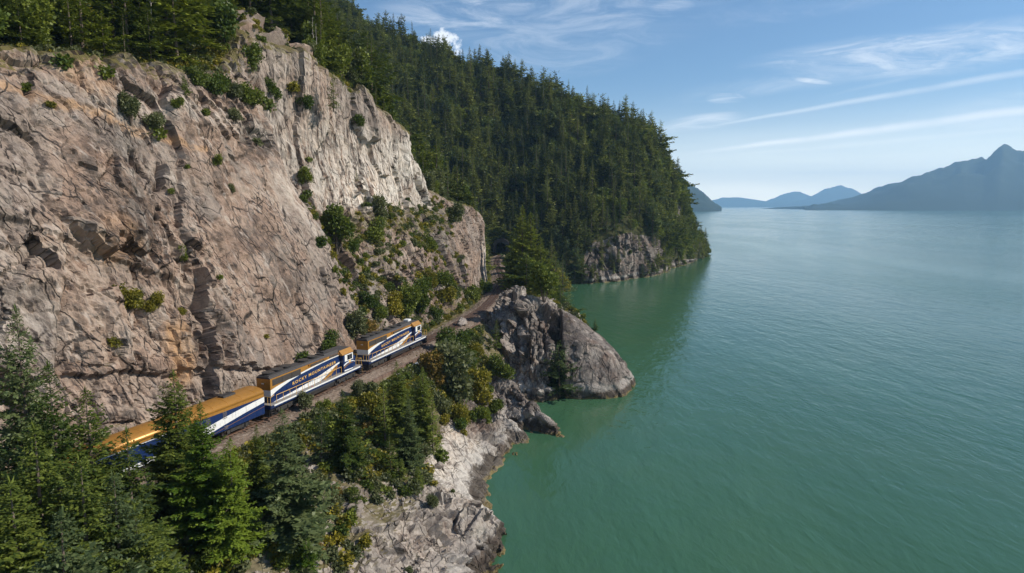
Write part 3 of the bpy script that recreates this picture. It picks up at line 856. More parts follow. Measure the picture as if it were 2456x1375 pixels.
bluff = hull_rock('shore_bluff', [
    [(-15, 66, 6.2), (-9, 70, 5), (-4.6, 70, 3), (-1.6, 67.5, .6), (-.8, 64, -1.2), (-4, 60.3, -1.4), (-9, 57, -1.4), (-15, 57, 1), (-12, 61, 4), (-6, 64.5, 3.4)],
    [(-24, 62, 9), (-17, 66, 7.4), (-13, 60, 3.6), (-15, 54, -1), (-24, 52, 1), (-26, 57, 6)],
], .2, M['shore'], 290, white=.2, amp=.95, rot=-.5)
tag(bluff, 'broken grey and white rock bluff at the bottom of the slope by the water', 'rock')
knoll = hull_rock('rock_knoll', [
    [(6, 168, 12.5), (12, 166, 12.2), (17, 164, 9.6), (21, 160, 4.5), (24, 158, -2), (6, 156, 5), (12, 152, -2), (4, 180, 12), (16, 184, 6), (22, 176, -2)],
], .45, M['outcrop'], 300, white=.2, amp=.8, veg=.5)
tag(knoll, 'mossy rock knoll under the conifers behind the crag', 'rock')

def np_bvh():
    V = np.concatenate(BVH_V); F = np.concatenate(BVH_F)
    T = np.concatenate([F[:, [0, 1, 2]], F[:, [0, 2, 3]]] + TRI_F)
    return BVHTree.FromPolygons(V.tolist(), T.tolist(), all_triangles=True)
BVH = np_bvh()
def ground_z(x, y, top=400):
    h = BVH.ray_cast(Vector((x, y, top)), Vector((0, 0, -1)))
    return h[0].z if h[0] is not None else 0.0
def hit_px(px, py):
    h = BVH.ray_cast(Vector((0, 0, CAM_H)), Vector(ray(px, py)).normalized())
    return h[0], h[1]

# ------------------------------------------------------------------ water, sea bed, hills far away
def build_water():
    xs = np.concatenate([np.linspace(-30000, -400, 8), np.linspace(-300, 600, 46), np.linspace(900, 40000, 9)])
    ysw = np.concatenate([[-2000, -400], np.linspace(-60, 620, 36), np.linspace(800, 5000, 8), [12000, 30000, 60000]])
    X, Y = np.meshgrid(xs, ysw, indexing='ij')
    me = np_mesh('sea_water', np.stack([X, Y, X * 0], 2).reshape(-1, 3), grid_faces(*X.shape), M['water'], True)
    o = mesh_obj('water', me); o['kind'] = 'structure'
build_water()

def far_hill(name, ridge, D0, depth, seed, rough=1.0):
    """a mountain with real depth: ridge line in front view, slopes down to the sea before and behind it"""
    pts = np.array(ridge, float); n = 240
    xs = np.linspace(pts[0, 0], pts[-1, 0], n); yy = np.interp(xs, pts[:, 0], pts[:, 1])
    top = np.array([P(a, b, D0) for a, b in zip(xs, yy)])
    rows = []
    for t in np.linspace(-1, 1, 41):
        prof = (1 - abs(t)) ** .85
        r = top.copy(); r[:, 1] += t * depth; r[:, 0] *= r[:, 1] / D0 if t < 0 else 1.0
        r[:, 2] = np.maximum(top[:, 2], 0) * prof - 6 * abs(t)
        rows.append(r)
    G = np.array(rows).transpose(1, 0, 2)
    p = G.reshape(-1, 3)
    hgt = np.clip(p[:, 2], 0, None)
    nz = fbm(p / (depth * .18), 5, seed) * rough
    p[:, 2] += nz * hgt * .13
    p[:, 2] += np.abs(fbm(p / (depth * .05), 3, seed + 5)) * hgt * .03
    me = np_mesh(name, p, grid_faces(n, 41), M['soil_far'], True)
    o = mesh_obj(name, me); o['kind'] = 'structure'
M['soil_far'] = ground_mat('distant_forest', (.014, .024, .014), (.026, .038, .02), (.035, .045, .026))
far_hill('distant_mountain', [(1930, 497.5), (1960, 492), (2020, 490), (2060, 481), (2110, 460), (2180, 425), (2240, 410), (2280, 400), (2310, 388), (2340, 390), (2365, 388), (2385, 372), (2405, 357), (2425, 368), (2445, 372), (2500, 366), (2620, 352), (2760, 360), (2900, 352), (3100, 390), (3300, 497)], 6300, 1500, 401, 1.2)
far_hill('distant_mountain', [(1938, 498), (1950, 490), (1990, 488), (2030, 492), (2075, 491), (2130, 494), (2180, 498)], 5900, 220, 402)
far_hill('distant_island', [(1805, 497.5), (1830, 487), (1860, 484), (1900, 485), (1925, 479), (1948, 470), (1970, 458), (1995, 449), (2018, 446), (2040, 452), (2060, 462), (2080, 474), (2130, 484), (2180, 492), (2230, 497)], 14400, 900, 403, .25)
far_hill('distant_island', [(1800, 497), (1850, 478), (1880, 466), (1905, 459), (1925, 463), (1955, 474), (1990, 490), (2010, 497)], 15500, 800, 404, .25)
far_hill('distant_island', [(1660, 497), (1700, 483), (1735, 474), (1770, 473), (1800, 478), (1840, 483), (1880, 490), (1900, 497)], 15300, 800, 405, .25)
far_hill('distant_headland', [(1400, 360), (1500, 375), (1560, 392), (1600, 405), (1630, 424), (1645, 434), (1655, 444), (1672, 450), (1690, 463), (1703, 478), (1714, 489), (1722, 492), (1731, 498)], 4600, 600, 406)

# ------------------------------------------------------------------ the air between here and the mountains
def build_haze():
    m = MB(); m.box(-9000, 17500, -600, 16500, -40, 900)
    mat, w = new_mat('haze_air')
    v = w.n('ShaderNodeVolumePrincipled')
    v.inputs['Color'].default_value = (.41, .69, 1.0, 1)
    v.inputs['Density'].default_value = HAZE
    v.inputs['Anisotropy'].default_value = 0.1
    w.n('ShaderNodeOutputMaterial', ins={1: v})
    o = m.build('haze', mat); o['kind'] = 'stuff'
HAZE = 8.8e-5
build_haze()

# ------------------------------------------------------------------ railway
def build_track():
    s0, s1 = float(s_of_y(4)), float(s_of_y(345))
    # ballast bed
    ss = np.arange(s0, s1, .45); x, y, dx, dy = track_at_s(ss)
    prof = [(-3.6, 12.72), (-2.6, 13.02), (-1.75, 13.3), (0, 13.31), (1.75, 13.3), (2.6, 13.02), (3.5, 12.78)]
    offs = np.concatenate([np.linspace(a[0], b[0], 5)[:-1] for a, b in zip(prof[:-1], prof[1:])] + [[prof[-1][0]]])
    zz = np.interp(offs, [q[0] for q in prof], [q[1] for q in prof])
    G = np.stack([x[:, None] - dy[:, None] * offs, y[:, None] + dx[:, None] * offs, np.repeat(zz[None], len(ss), 0)], 2)
    G[..., 2] += .05 * RNG.randn(*G.shape[:2]) * (np.abs(offs) > 1.2) + .03 * RNG.randn(*G.shape[:2])
    me = np_mesh('ballast_bed', G.reshape(-1, 3), grid_faces(*G.shape[:2])[:, ::-1], M['ballast'])
    o = mesh_obj('ballast_bed', me); o['kind'] = 'structure'
    bvh_add(G, 3)
    tr = empty('railway_track', tuple(local(60, 0, 12.9)))
    tag(tr, 'single railway track on brown ballast curving along the foot of the cliff', 'railway track')
    inv = Matrix.Translation(-tr.location)
    # rails
    for sg in (-1, 1):
        ss2 = np.arange(s0, s1, 1.0); x, y, dx, dy = track_at_s(ss2)
        sec = [(-.07, 13.36), (.07, 13.36), (.035, 13.40), (.037, 13.5), (-.037, 13.5), (-.035, 13.40)]
        V = np.stack([np.stack([x - dy * (sg * .7175 + a), y + dx * (sg * .7175 + a), np.full_like(x, z)], 1) for a, z in sec], 1)
        n, k = V.shape[:2]; idx = np.arange(n * k).reshape(n, k)
        F = np.concatenate([np.stack([idx[:-1, j], idx[1:, j], idx[1:, (j + 1) % k], idx[:-1, (j + 1) % k]], 1) for j in range(k)])
        V = V.reshape(-1, 3) - np.array(tr.location)
        mesh_obj('rail', np_mesh('rail', V, F, M['rail']), tr)
    sl = MB().box(-1.3, 1.3, -.13, .13, -.12, .06)
    for sg in (-1, 1): sl.box(sg * .7175 - .17, sg * .7175 + .17, -.1, .1, .06, .075)
    sb = sl.build('sleeper', M['sleeper'], tr)
    sme = sb.data
    all_s = np.arange(s0, s1, .6); ysl = np.interp(all_s, _s, _d[:, 1])
    lo = np.searchsorted(ysl, 72)
    k0 = 0
    rest = []
    for i, s in enumerate(all_s):
        x, y, dx, dy = [float(q) for q in track_at_s(s)]
        loc = Vector((x, y, 13.31)) - tr.location
        rz = math.atan2(dy, dx) + math.pi / 2 + random.uniform(-.02, .02)
        if lo <= i < lo + 299:
            q = sb if k0 == 0 else sb.copy()
            if k0: COL.objects.link(q)
            q.location = loc; q.rotation_euler = (0, 0, rz); k0 += 1
        else: rest.append((loc, rz))
    b = MB()
    for loc, rz in rest:
        c, s_ = math.cos(rz), math.sin(rz)
        vs = [(loc.x + c * a - s_ * d, loc.y + s_ * a + c * d, loc.z + e) for a, d, e in
              [(-1.3, -.13, -.1), (1.3, -.13, -.1), (1.3, .13, -.1), (-1.3, .13, -.1), (-1.3, -.13, .06), (1.3, -.13, .06), (1.3, .13, .06), (-1.3, .13, .06)]]
        b.add(vs, [(4, 5, 6, 7), (0, 1, 5, 4), (1, 2, 6, 5), (2, 3, 7, 6), (3, 0, 4, 7)])
    r = b.build('sleepers', M['sleeper'], tr); r['kind'] = 'stuff'
M['rail'] = plain('rusty_rail', (.13, .075, .05), .45, .6, dirt=.4, dirtcol=(.2, .1, .05))
M['sleeper'] = plain('weathered_sleeper', (.14, .085, .06), .9, dirt=.5, dirtcol=(.26, .19, .15), scale=1.2)
M['concrete'] = plain('weathered_concrete', (.42, .37, .32), .9, dirt=.7, dirtcol=(.16, .13, .10), scale=.8)
M['curb'] = plain('pale_curb', (.66, .64, .6), .8, dirt=.5, dirtcol=(.3, .27, .24), scale=.8)
build_track()

def retaining_wall():
    t = empty('retaining_wall', tuple(local(108, -5.2, 9.5)))
    tag(t, 'weathered concrete retaining wall with a pale curb below the leading locomotive', 'retaining wall')
    for y0 in np.arange(92, 128, 3.0):
        a0 = local(y0, -4.5, 0); a1 = local(y0 + 2.97, -4.5, 0); d = (a1 - a0)[:2]; L = float(np.hypot(*d)); rz = math.atan2(d[1], d[0])
        p = MB().prism([(0, 0), (-.55, 0), (-.38, 2.9), (0, 2.9)], 0, L, 'x').build('wall_panel', M['concrete'], t, bevel=.03)
        p.location = Vector((a0[0], a0[1], 9.9)) - t.location; p.rotation_euler = (0, 0, rz)
        if y0 > 93:
            q = MB().box(.0, L - .03 - (.7 if int(y0) % 4 == 0 else 0), -.42, .02, 0, .2).build('curb', M['curb'], t, bevel=.02)
            q.location = Vector((a0[0], a0[1], 12.803)) - t.location; q.rotation_euler = (0, 0, rz)
    # old timber walk along the ballast edge
    t2 = empty('timber_edging', tuple(local(108, -3.7, 12.9)))
    tag(t2, 'low weathered timber edging between the ballast and the pale curb', 'edging')
    for y0 in np.arange(88, 131, 2.5):
        a0 = local(y0, -3.65, 0); a1 = local(y0 + 2.45, -3.65, 0); d = (a1 - a0)[:2]; L = float(np.hypot(*d))
        q = MB().box(0, L, -.15, .15, -.25, .28).build('timber', M['sleeper'], t2, bevel=.02)
        q.location = Vector((a0[0], a0[1], 12.95 + random.uniform(-.04, .04))) - t2.location; q.rotation_euler = (0, 0, math.atan2(d[1], d[0]) + random.uniform(-.02, .02))
retaining_wall()

# ------------------------------------------------------------------ train
M['navy'] = plain('navy_paint', (.007, .022, .088), .34, dirt=.4, dirtcol=(.05, .045, .05))
M['gold'] = plain('gold_paint', (.43, .205, .040), .36, .3, dirt=.5, dirtcol=(.2, .1, .035))
M['white'] = plain('white_paint', (.70, .70, .68), .45, dirt=.45, dirtcol=(.4, .36, .32))
M['letter'] = plain('gold_lettering', (.75, .44, .10), .4, dirt=.05)
M['black'] = plain('grime_and_tunnel_dark', (.03, .027, .025), .7, dirt=.5, dirtcol=(.11, .08, .06))
M['roofgrey'] = plain('sooty_roof', (.052, .046, .043), .75, dirt=.5, dirtcol=(.09, .075, .065))
M['grille'] = plain('dark_grille', (.055, .045, .038), .6, dirt=.3)
M['walk'] = plain('walkway_grey', (.24, .22, .2), .7, dirt=.4, dirtcol=(.12, .1, .09))
M['tank'] = plain('black_tank', (.03, .03, .032), .3, dirt=.4, dirtcol=(.13, .1, .08))
M['steel'] = plain('worn_steel', (.22, .19, .17), .5, .5, dirt=.5, dirtcol=(.1, .07, .05))
M['window'] = plain('dark_cab_glass', (.012, .015, .02), .08, dirt=0)
M['lampglass'] = plain('headlight_glass', (.75, .7, .6), .15, dirt=0)
M['red'] = plain('red_marker', (.5, .03, .03), .4, dirt=0)

def on_track(name, y_mid, half_bogie):
    sm = float(s_of_y(y_mid))
    a = track_at_s(sm - half_bogie); b = track_at_s(sm + half_bogie)
    ax, ay, bx, by = float(a[0]), float(a[1]), float(b[0]), float(b[1])
    return empty(name, ((ax + bx) / 2, (ay + by) / 2, TRACK_Z), math.atan2(by - ay, bx - ax))

def bogie(parent, x, n_axles, base, wr=.5):
    f = MB()
    for sg in (-1, 1):
        f.box(-base / 2 - .45, base / 2 + .45, sg * 1.08 - .09, sg * 1.08 + .09, .62, .86)
        f.prism([(-base / 2 - .1, .62), (-base / 2 + .3, .36), (base / 2 - .3, .36), (base / 2 + .1, .62)], sg * 1.08 - .07, sg * 1.08 + .07, 'y')
        for k in range(n_axles):
            ax = -base / 2 + base * k / (n_axles - 1)
            f.box(ax - .2, ax + .2, sg * 1.19 - .1, sg * 1.19 + .1, .34, .74)
            f.tube((ax + .32, sg * 1.2, .42), (ax + .32, sg * 1.2, .84), .09)
    f.box(-.3, .3, -1.05, 1.05, .5, .95)
    b = f.build('truck', [M['black']], parent, bevel=.02); b.location = (x, 0, 0)
    for k in range(n_axles):
        ax = -base / 2 + base * k / (n_axles - 1)
        for sg in (-1, 1):
            w = MB().tube((0, sg * .69, 0), (0, sg * .82, 0), wr, 20).tube((0, sg * .66, 0), (0, sg * .69, 0), wr + .03, 20).tube((0, sg * .82, 0), (0, sg * .9, 0), .14, 10)
            o = w.build('wheel', M['steel'], b, smooth=False); o.location = (ax, 0, wr)
        o = MB().tube((ax, -.66, wr), (ax, .66, wr), .08, 10).build('axle', M['black'], b)
    return b

def text_part(name, txt, size, mat, parent, loc, side, slope, curve=0.0, spacing=1.12):
    cu = bpy.data.curves.new('lettering', 'FONT'); cu.body = txt; cu.size = size; cu.extrude = .004; cu.space_character = spacing
    cu.offset = .006; cu.resolution_u = 3
    ob = bpy.data.objects.new('tmp', cu); COL.objects.link(ob)
    me = bpy.data.meshes.new_from_object(ob.evaluated_get(bpy.context.evaluated_depsgraph_get()))
    bpy.data.objects.remove(ob); bpy.data.curves.remove(cu)
    w = max(v.co.x for v in me.vertices)
    for v in me.vertices:
        t = v.co.x
        v.co.y += slope * t * (1 if side < 0 else -1) + curve * t * (w - t) / w
    for v in me.vertices: v.co.x *= 9.3 / w; v.co.y *= .92
    me.materials.clear(); me.materials.append(mat)
    me.name = name
    o = mesh_obj(name, me, parent); o.location = loc
    # text plane stands up; camera side is -y
    o.rotation_euler = (math.pi / 2, 0, 0) if side < 0 else (math.pi / 2, 0, math.pi)
    return o

def locomotive(y_mid, label, dark_vent, ac_unit):
    L = on_track('locomotive', y_mid, 5.6)
    tag(L, label, 'locomotive', 'diesel locomotives hauling the train')
    HF, HR, CF = 5.2, -9.1, 7.6          # front of hood, rear of hood, front of cab
    W = .96
    # underframe and walkway
    MB().box(-9.9, 9.9, -1.5, 1.5, 1.18, 1.6).build('frame', M['navy'], L, bevel=.02)
    MB().box(-9.85, 9.85, -1.56, 1.56, 1.603, 1.66).build('walkway', M['walk'], L)
    s = MB()
    for sg in (-1, 1): s.box(-9.3, 9.3, min(sg * 1.503, sg * 1.57), max(sg * 1.503, sg * 1.57), 1.42, 1.6)
    s.build('sill_stripe', M['white'], L)
    # long hood
    MB().box(HR, HF, -W, W, 1.663, 4.55).build('hood', M['navy'], L, bevel=.03)
    # radiator section a little wider at the top, tapering roof
    up = lambda x: 4.55
    roof = MB().prism([(-W - .03, 4.553), (W + .03, 4.553), (W - .22, 4.76), (-W + .22, 4.76)], HR - .04, HF, 'x')
    roof.prism([(-W + .1, 4.763), (W - .1, 4.763), (W - .22, 4.84), (-W + .22, 4.84)], HR + .1, -3.4, 'x')
    roof.prism([(-W + .15, 4.763), (W - .15, 4.763), (W - .3, 4.9), (-W + .3, 4.9)], 1.9, HF - .1, 'x')
    roof.build('hood_roof', M['roofgrey'], L, bevel=.01)
    for fx, fr in [(-8.2, .66), (-6.6, .66), (-5.0, .66), (-1.6, .62), (.4, .62)]:
        o = MB().tube((0, 0, 0), (0, 0, .2), fr, 24).tube((0, 0, .2), (0, 0, .24), fr + .07, 24).build('roof_fan', M['black'], L)
        o.location = (fx, 0, 4.843 if fx < -3.4 else 4.763)
        g = MB()
        for k in range(7):
            yy = -fr + .2 + k * (2 * fr - .4) / 6; hw = math.sqrt(max(.01, fr * fr - yy * yy))
            g.box(-hw, hw, yy - .02, yy + .02, .243, .27)
        g.build('fan_guard', M['grille'], o)
    o = MB().box(2.4, 3.3, -.3, .3, 4.903, 5.1).build('exhaust_stack', M['black'], L, bevel=.03)
    for sg in (-1, 1):
        yw = sg * W
        gold = [(-9.1, 3.05, 4.52), (-7.5, 3.25, 4.52), (-5.5, 3.5, 4.52), (-3.5, 3.7, 4.52), (-1.5, 3.85, 4.52), (1, 3.98, 4.52), (3, 4.04, 4.52), (5.2, 4.06, 4.52)]
        MB().strip(gold, yw, .008).build('gold_band', M['gold'], L)
        wht = [(-9.1, 2.45, 3.2), (-8.2, 2.8, 3.36), (-7.0, 3.1, 3.5), (-5.5, 3.38, 3.66), (-3.5, 3.65, 3.84), (-1.5, 3.8, 3.99), (1, 3.97, 4.11), (3, 4.05, 4.17), (5.2, 4.07, 4.18)]
        MB().strip(wht, yw + sg * .0085, .006).build('white_sweep', M['white'], L)
        low = [(-8.6, 1.67, 1.7), (-7, 1.67, 1.82), (-5, 1.67, 1.94), (-3, 1.67, 2.1), (-1, 1.67, 2.3), (.6, 1.7, 2.5), (1.6, 1.95, 2.66), (2.6, 2.3, 2.82), (3.6, 2.65, 2.99), (4.5, 2.9, 3.14), (5.2, 3.02, 3.22)]
        MB().strip(low, yw, .006).build('white_sweep', M['white'], L)
        gl = [(1.0, 1.67, 1.7), (2.0, 1.67, 2.0), (3.0, 1.9, 2.42), (3.9, 2.3, 2.78), (4.5, 2.6, 2.9)]
        MB().strip(gl, yw, .007).build('gold_sweep', M['gold'], L)
        # radiator grille in its gold frame
        g = MB().box(-8.75, -3.45, min(yw, yw + sg * .025), max(yw, yw + sg * .025), 3.62, 4.36)
        gr = g.build('radiator_grille', M['grille'], L)
        sl = MB()
        for k in range(8): sl.box(-8.72, -3.48, min(yw + sg * .026, yw + sg * .045), max(yw + sg * .026, yw + sg * .045), 3.67 + k * .09, 3.695 + k * .09)
        for k in range(1, 3): sl.box(-8.75 + k * 1.77 - .03, -8.75 + k * 1.77 + .03, min(yw + sg * .046, yw + sg * .06), max(yw + sg * .046, yw + sg * .06), 3.62, 4.36)
        sl.build('louver', M['black'], gr)
        # dynamic brake intake: gold flare over a dark opening
        MB().prism([(yw + sg * .009, 4.1), (yw + sg * .009, 4.5), (yw + sg * .16, 4.5)] if sg > 0 else [(yw + sg * .009, 4.1), (yw + sg * .16, 4.5), (yw + sg * .009, 4.5)], -1.9, 2.0, 'x').build('intake_flare', M['gold'], L)
        MB().box(-1.5, 1.3, min(yw + sg * .12, yw + sg * .17), max(yw + sg * .12, yw + sg * .17), 4.2, 4.44).build('intake_opening', M['grille'], L)
        MB().box(2.7, 4.7, min(yw + sg * .009, yw + sg * .06), max(yw + sg * .009, yw + sg * .06), 4.22, 4.5).build('blower_panel', M['grille'] if dark_vent else M['gold'], L, bevel=.01)
        # hood doors: shallow seams and latches
        dm = MB()
        for k in range(13):
            xx = -8.3 + k * 1.02
            dm.box(xx - .012, xx + .012, min(yw + sg * .001, yw + sg * .012), max(yw + sg * .001, yw + sg * .012), 1.75, 3.4)
            dm.box(xx + .1, xx + .16, min(yw, yw + sg * .03), max(yw, yw + sg * .03), 2.55, 2.7)
        dm.build('door_seam', M['navy'], L)
        # words on the hood
        if sg < 0:
            text_part('lettering', 'ROCKY MOUNTAINEER', .58, M['letter'], L, (-5.15, yw - .012, 2.72), -1, .072, .02, 1.25)
        else:
            text_part('lettering', 'ROCKY MOUNTAINEER', .58, M['letter'], L, (4.3, yw + .012, 3.34), 1, .072, .02, 1.25)
    # hood end
    MB().box(HR - .012, HR, -W + .02, W - .02, 3.15, 4.5).build('gold_end_panel', M['gold'], L)
    MB().box(HR - .016, HR - .013, -W + .02, W - .02, 2.35, 3.15).build('white_end_panel', M['white'], L)
    o = MB().tube((HR - .1, 0, 3.95), (HR - .017, 0, 3.95), .22, 14).build('headlight_housing', M['gold'], L)
    MB().tube((HR - .12, -.1, 3.95), (HR - .101, -.1, 3.95), .085, 12).tube((HR - .12, .1, 3.95), (HR - .101, .1, 3.95), .085, 12).build('headlight', M['lampglass'], L)
    # cab
    cw = 1.5
    cab = MB().prism([(-cw, 1.663), (cw, 1.663), (cw, 4.05), (-cw, 4.05)], HF + .003, CF, 'x')
    cab.build('cab', M['navy'], L, bevel=.03)
    cr = MB().prism([(-cw, 4.053), (cw, 4.053), (cw + .04, 4.15), (cw - .5, 4.72), (.5 - cw, 4.72), (-cw - .04, 4.15)], HF - .25, CF + .1, 'x')
    cr.build('cab_roof', M['gold'], L, bevel=.02)
    MB().box(HF - .2, CF + .05, -.98, .98, 4.723, 4.76).build('roof_panel', M['roofgrey'], L)
    if ac_unit:
        MB().box(5.6, 6.7, -.1, .85, 4.763, 5.12).build('air_conditioner', M['white'], L, bevel=.06)
    for sg in (-1, 1):
        yc = sg * cw
        fr = MB()
        a, b_ = min(yc, yc + sg * .03), max(yc, yc + sg * .03)
        fr.box(5.5, 7.55, a, b_, 3.1, 4.03)
        fw = fr.build('window_frame', M['white'], L, bevel=.01)
        a, b_ = min(yc + sg * .031, yc + sg * .045), max(yc + sg * .031, yc + sg * .045)
        MB().box(6.1, 6.75, a, b_, 3.22, 3.92).box(6.8, 7.3, a, b_, 3.22, 3.92).build('window_pane', M['window'], fw)
        MB().strip([(5.25, 2.5, 2.72), (5.9, 2.72, 2.92), (6.7, 2.83, 2.98), (7.6, 2.76, 2.88)], yc, .006).build('white_sweep', M['white'], L)
        MB().strip([(5.3, 2.2, 2.34), (5.9, 2.44, 2.55), (6.6, 2.58, 2.66), (7.5, 2.6, 2.64)], yc, .006).build('gold_sweep', M['gold'], L)
        MB().strip([(5.4, 1.75, 1.95), (7.5, 1.75, 1.85)], yc, .006).build('white_sweep', M['white'], L)
        sh = [(-.2, .28), (.2, .28), (.21, -.02), (.13, -.2), (0, -.32), (-.13, -.2), (-.21, -.02)]
        vs = [(6.75 + q[0], yc + sg * .008, 3.42 - .55 + q[1] + .12) for q in sh]
        emb = MB().add(vs + [(v[0], yc, v[2]) for v in vs], [tuple(range(7))] + [(i, (i + 1) % 7, 7 + (i + 1) % 7, 7 + i) for i in range(7)])
        emb.build('shield_emblem', M['letter'], L)
        # door behind the cab side, stairs and grab irons
        MB().box(HF - .03, HF + .002, min(sg * .99, sg * 1.48), max(sg * .99, sg * 1.48), 1.67, 3.95).build('cab_door', M['navy'], L)
        for xe in (-9.55, 9.45):
            st = MB()
            for k in range(4): st.box(xe - .28, xe + .28, min(sg * 1.1, sg * 1.53), max(sg * 1.1, sg * 1.53), .4 + k * .3, .44 + k * .3)
            st.box(xe - .3, xe - .27, min(sg * 1.1, sg * 1.55), max(sg * 1.1, sg * 1.55), .38, 1.6).box(xe + .27, xe + .3, min(sg * 1.1, sg * 1.55), max(sg * 1.1, sg * 1.55), .38, 1.6)
            st.build('step', M['black'], L)
        h = MB(); r = .028
        y2 = sg * 1.5
        xs_ = np.linspace(-8.8, 4.6, 12)
        for xx in xs_: h.tube((xx, y2, 1.66), (xx, y2, 2.62), r, 6)
        h.tube((xs_[0], y2, 2.62), (xs_[-1], y2, 2.62), r, 6)
        h.build('handrail', M['letter'], L)
        for xe, d_ in ((-9.8, 1), (9.8, -1)):
            hh = MB()
            for q in (.55, 1.05, 1.45): hh.tube((xe, sg * q, 1.66), (xe, sg * q, 2.62), r, 6)
            hh.tube((xe, sg * .55, 2.62), (xe, sg * 1.5, 2.62), r, 6).tube((xe, y2, 2.62), (xe + d_ * .6, y2, 2.75), r, 6).tube((xe, y2, .5), (xe, y2, 1.7), r, 6)
            hh.build('handrail', M['letter'], L)
    # windscreens, nose
    fr = MB().box(CF + .003, CF + .03, -1.4, -.15, 3.25, 4.0).box(CF + .003, CF + .03, .15, 1.4, 3.25, 4.0).build('window_frame', M['white'], L)
    MB().box(CF + .031, CF + .04, -1.28, -.27, 3.35, 3.9).box(CF + .031, CF + .04, .27, 1.28, 3.35, 3.9).build('window_pane', M['window'], fr)
    MB().prism([(-.95, 1.663), (.95, 1.663), (.95, 3.05), (.7, 3.25), (-.7, 3.25), (-.95, 3.05)], CF + .003, 9.05, 'x').build('nose', M['navy'], L, bevel=.03)
    for sg in (-1, 1):
        MB().strip([(7.65, 2.72, 2.84), (8.3, 2.56, 2.66), (9.0, 2.3, 2.37)], sg * .95, .006).build('white_sweep', M['white'], L)
    MB().tube((9.053, -.12, 2.9), (9.12, -.12, 2.9), .1, 12).tube((9.053, .12, 2.9), (9.12, .12, 2.9), .1, 12).build('headlight', M['lampglass'], L)
    # tank, air reservoir, trucks, ends
    MB().prism([(-1.25, 1.15), (1.25, 1.15), (1.4, .85), (1.25, .4), (.9, .25), (-.9, .25), (-1.25, .4), (-1.4, .85)], -3.1, 3.1, 'x').build('fuel_tank', M['tank'], L, bevel=.04)
    MB().tube((-3.0, -1.32, .98), (3.0, -1.32, .98), .17, 12).build('air_reservoir', M['tank'], L, smooth=False)
    for x in (-6.3, 6.3): bogie(L, x, 3, 3.6)
    for sg in (-1, 1):
        MB().prism([(-1.45, 1.17), (1.45, 1.17), (1.3, .25), (-1.3, .25)], sg * 9.75, sg * 9.95, 'x').build('pilot', M['black'], L)
        MB().box(min(sg * 9.96, sg * 10.4), max(sg * 9.96, sg * 10.4), -.12, .12, .75, 1.0).box(min(sg * 10.25, sg * 10.5), max(sg * 10.25, sg * 10.5), -.2, .16, .68, 1.07).build('coupler', M['steel'], L, bevel=.02)
        hs = MB()
        for q in (-.75, -.45, .5, .8): hs.tube((sg * 9.97, q, 1.1), (sg * 10.25, q, .6), .03, 6).tube((sg * 10.25, q, .6), (sg * 10.3, q * .8, .85), .03, 6)
        hs.build('brake_hose', M['black'], L)
    MB().box(-2.2, -2.08, -1.6, -1.57, 1.72, 1.84).build('marker_light', M['red'], L)
    return L

locomotive(79.4, 'blue and gold locomotive in front of the baggage car, dark vent panel by its cab', True, False)
locomotive(99.9, 'leading blue and gold locomotive with a white box on its cab roof', False, True)

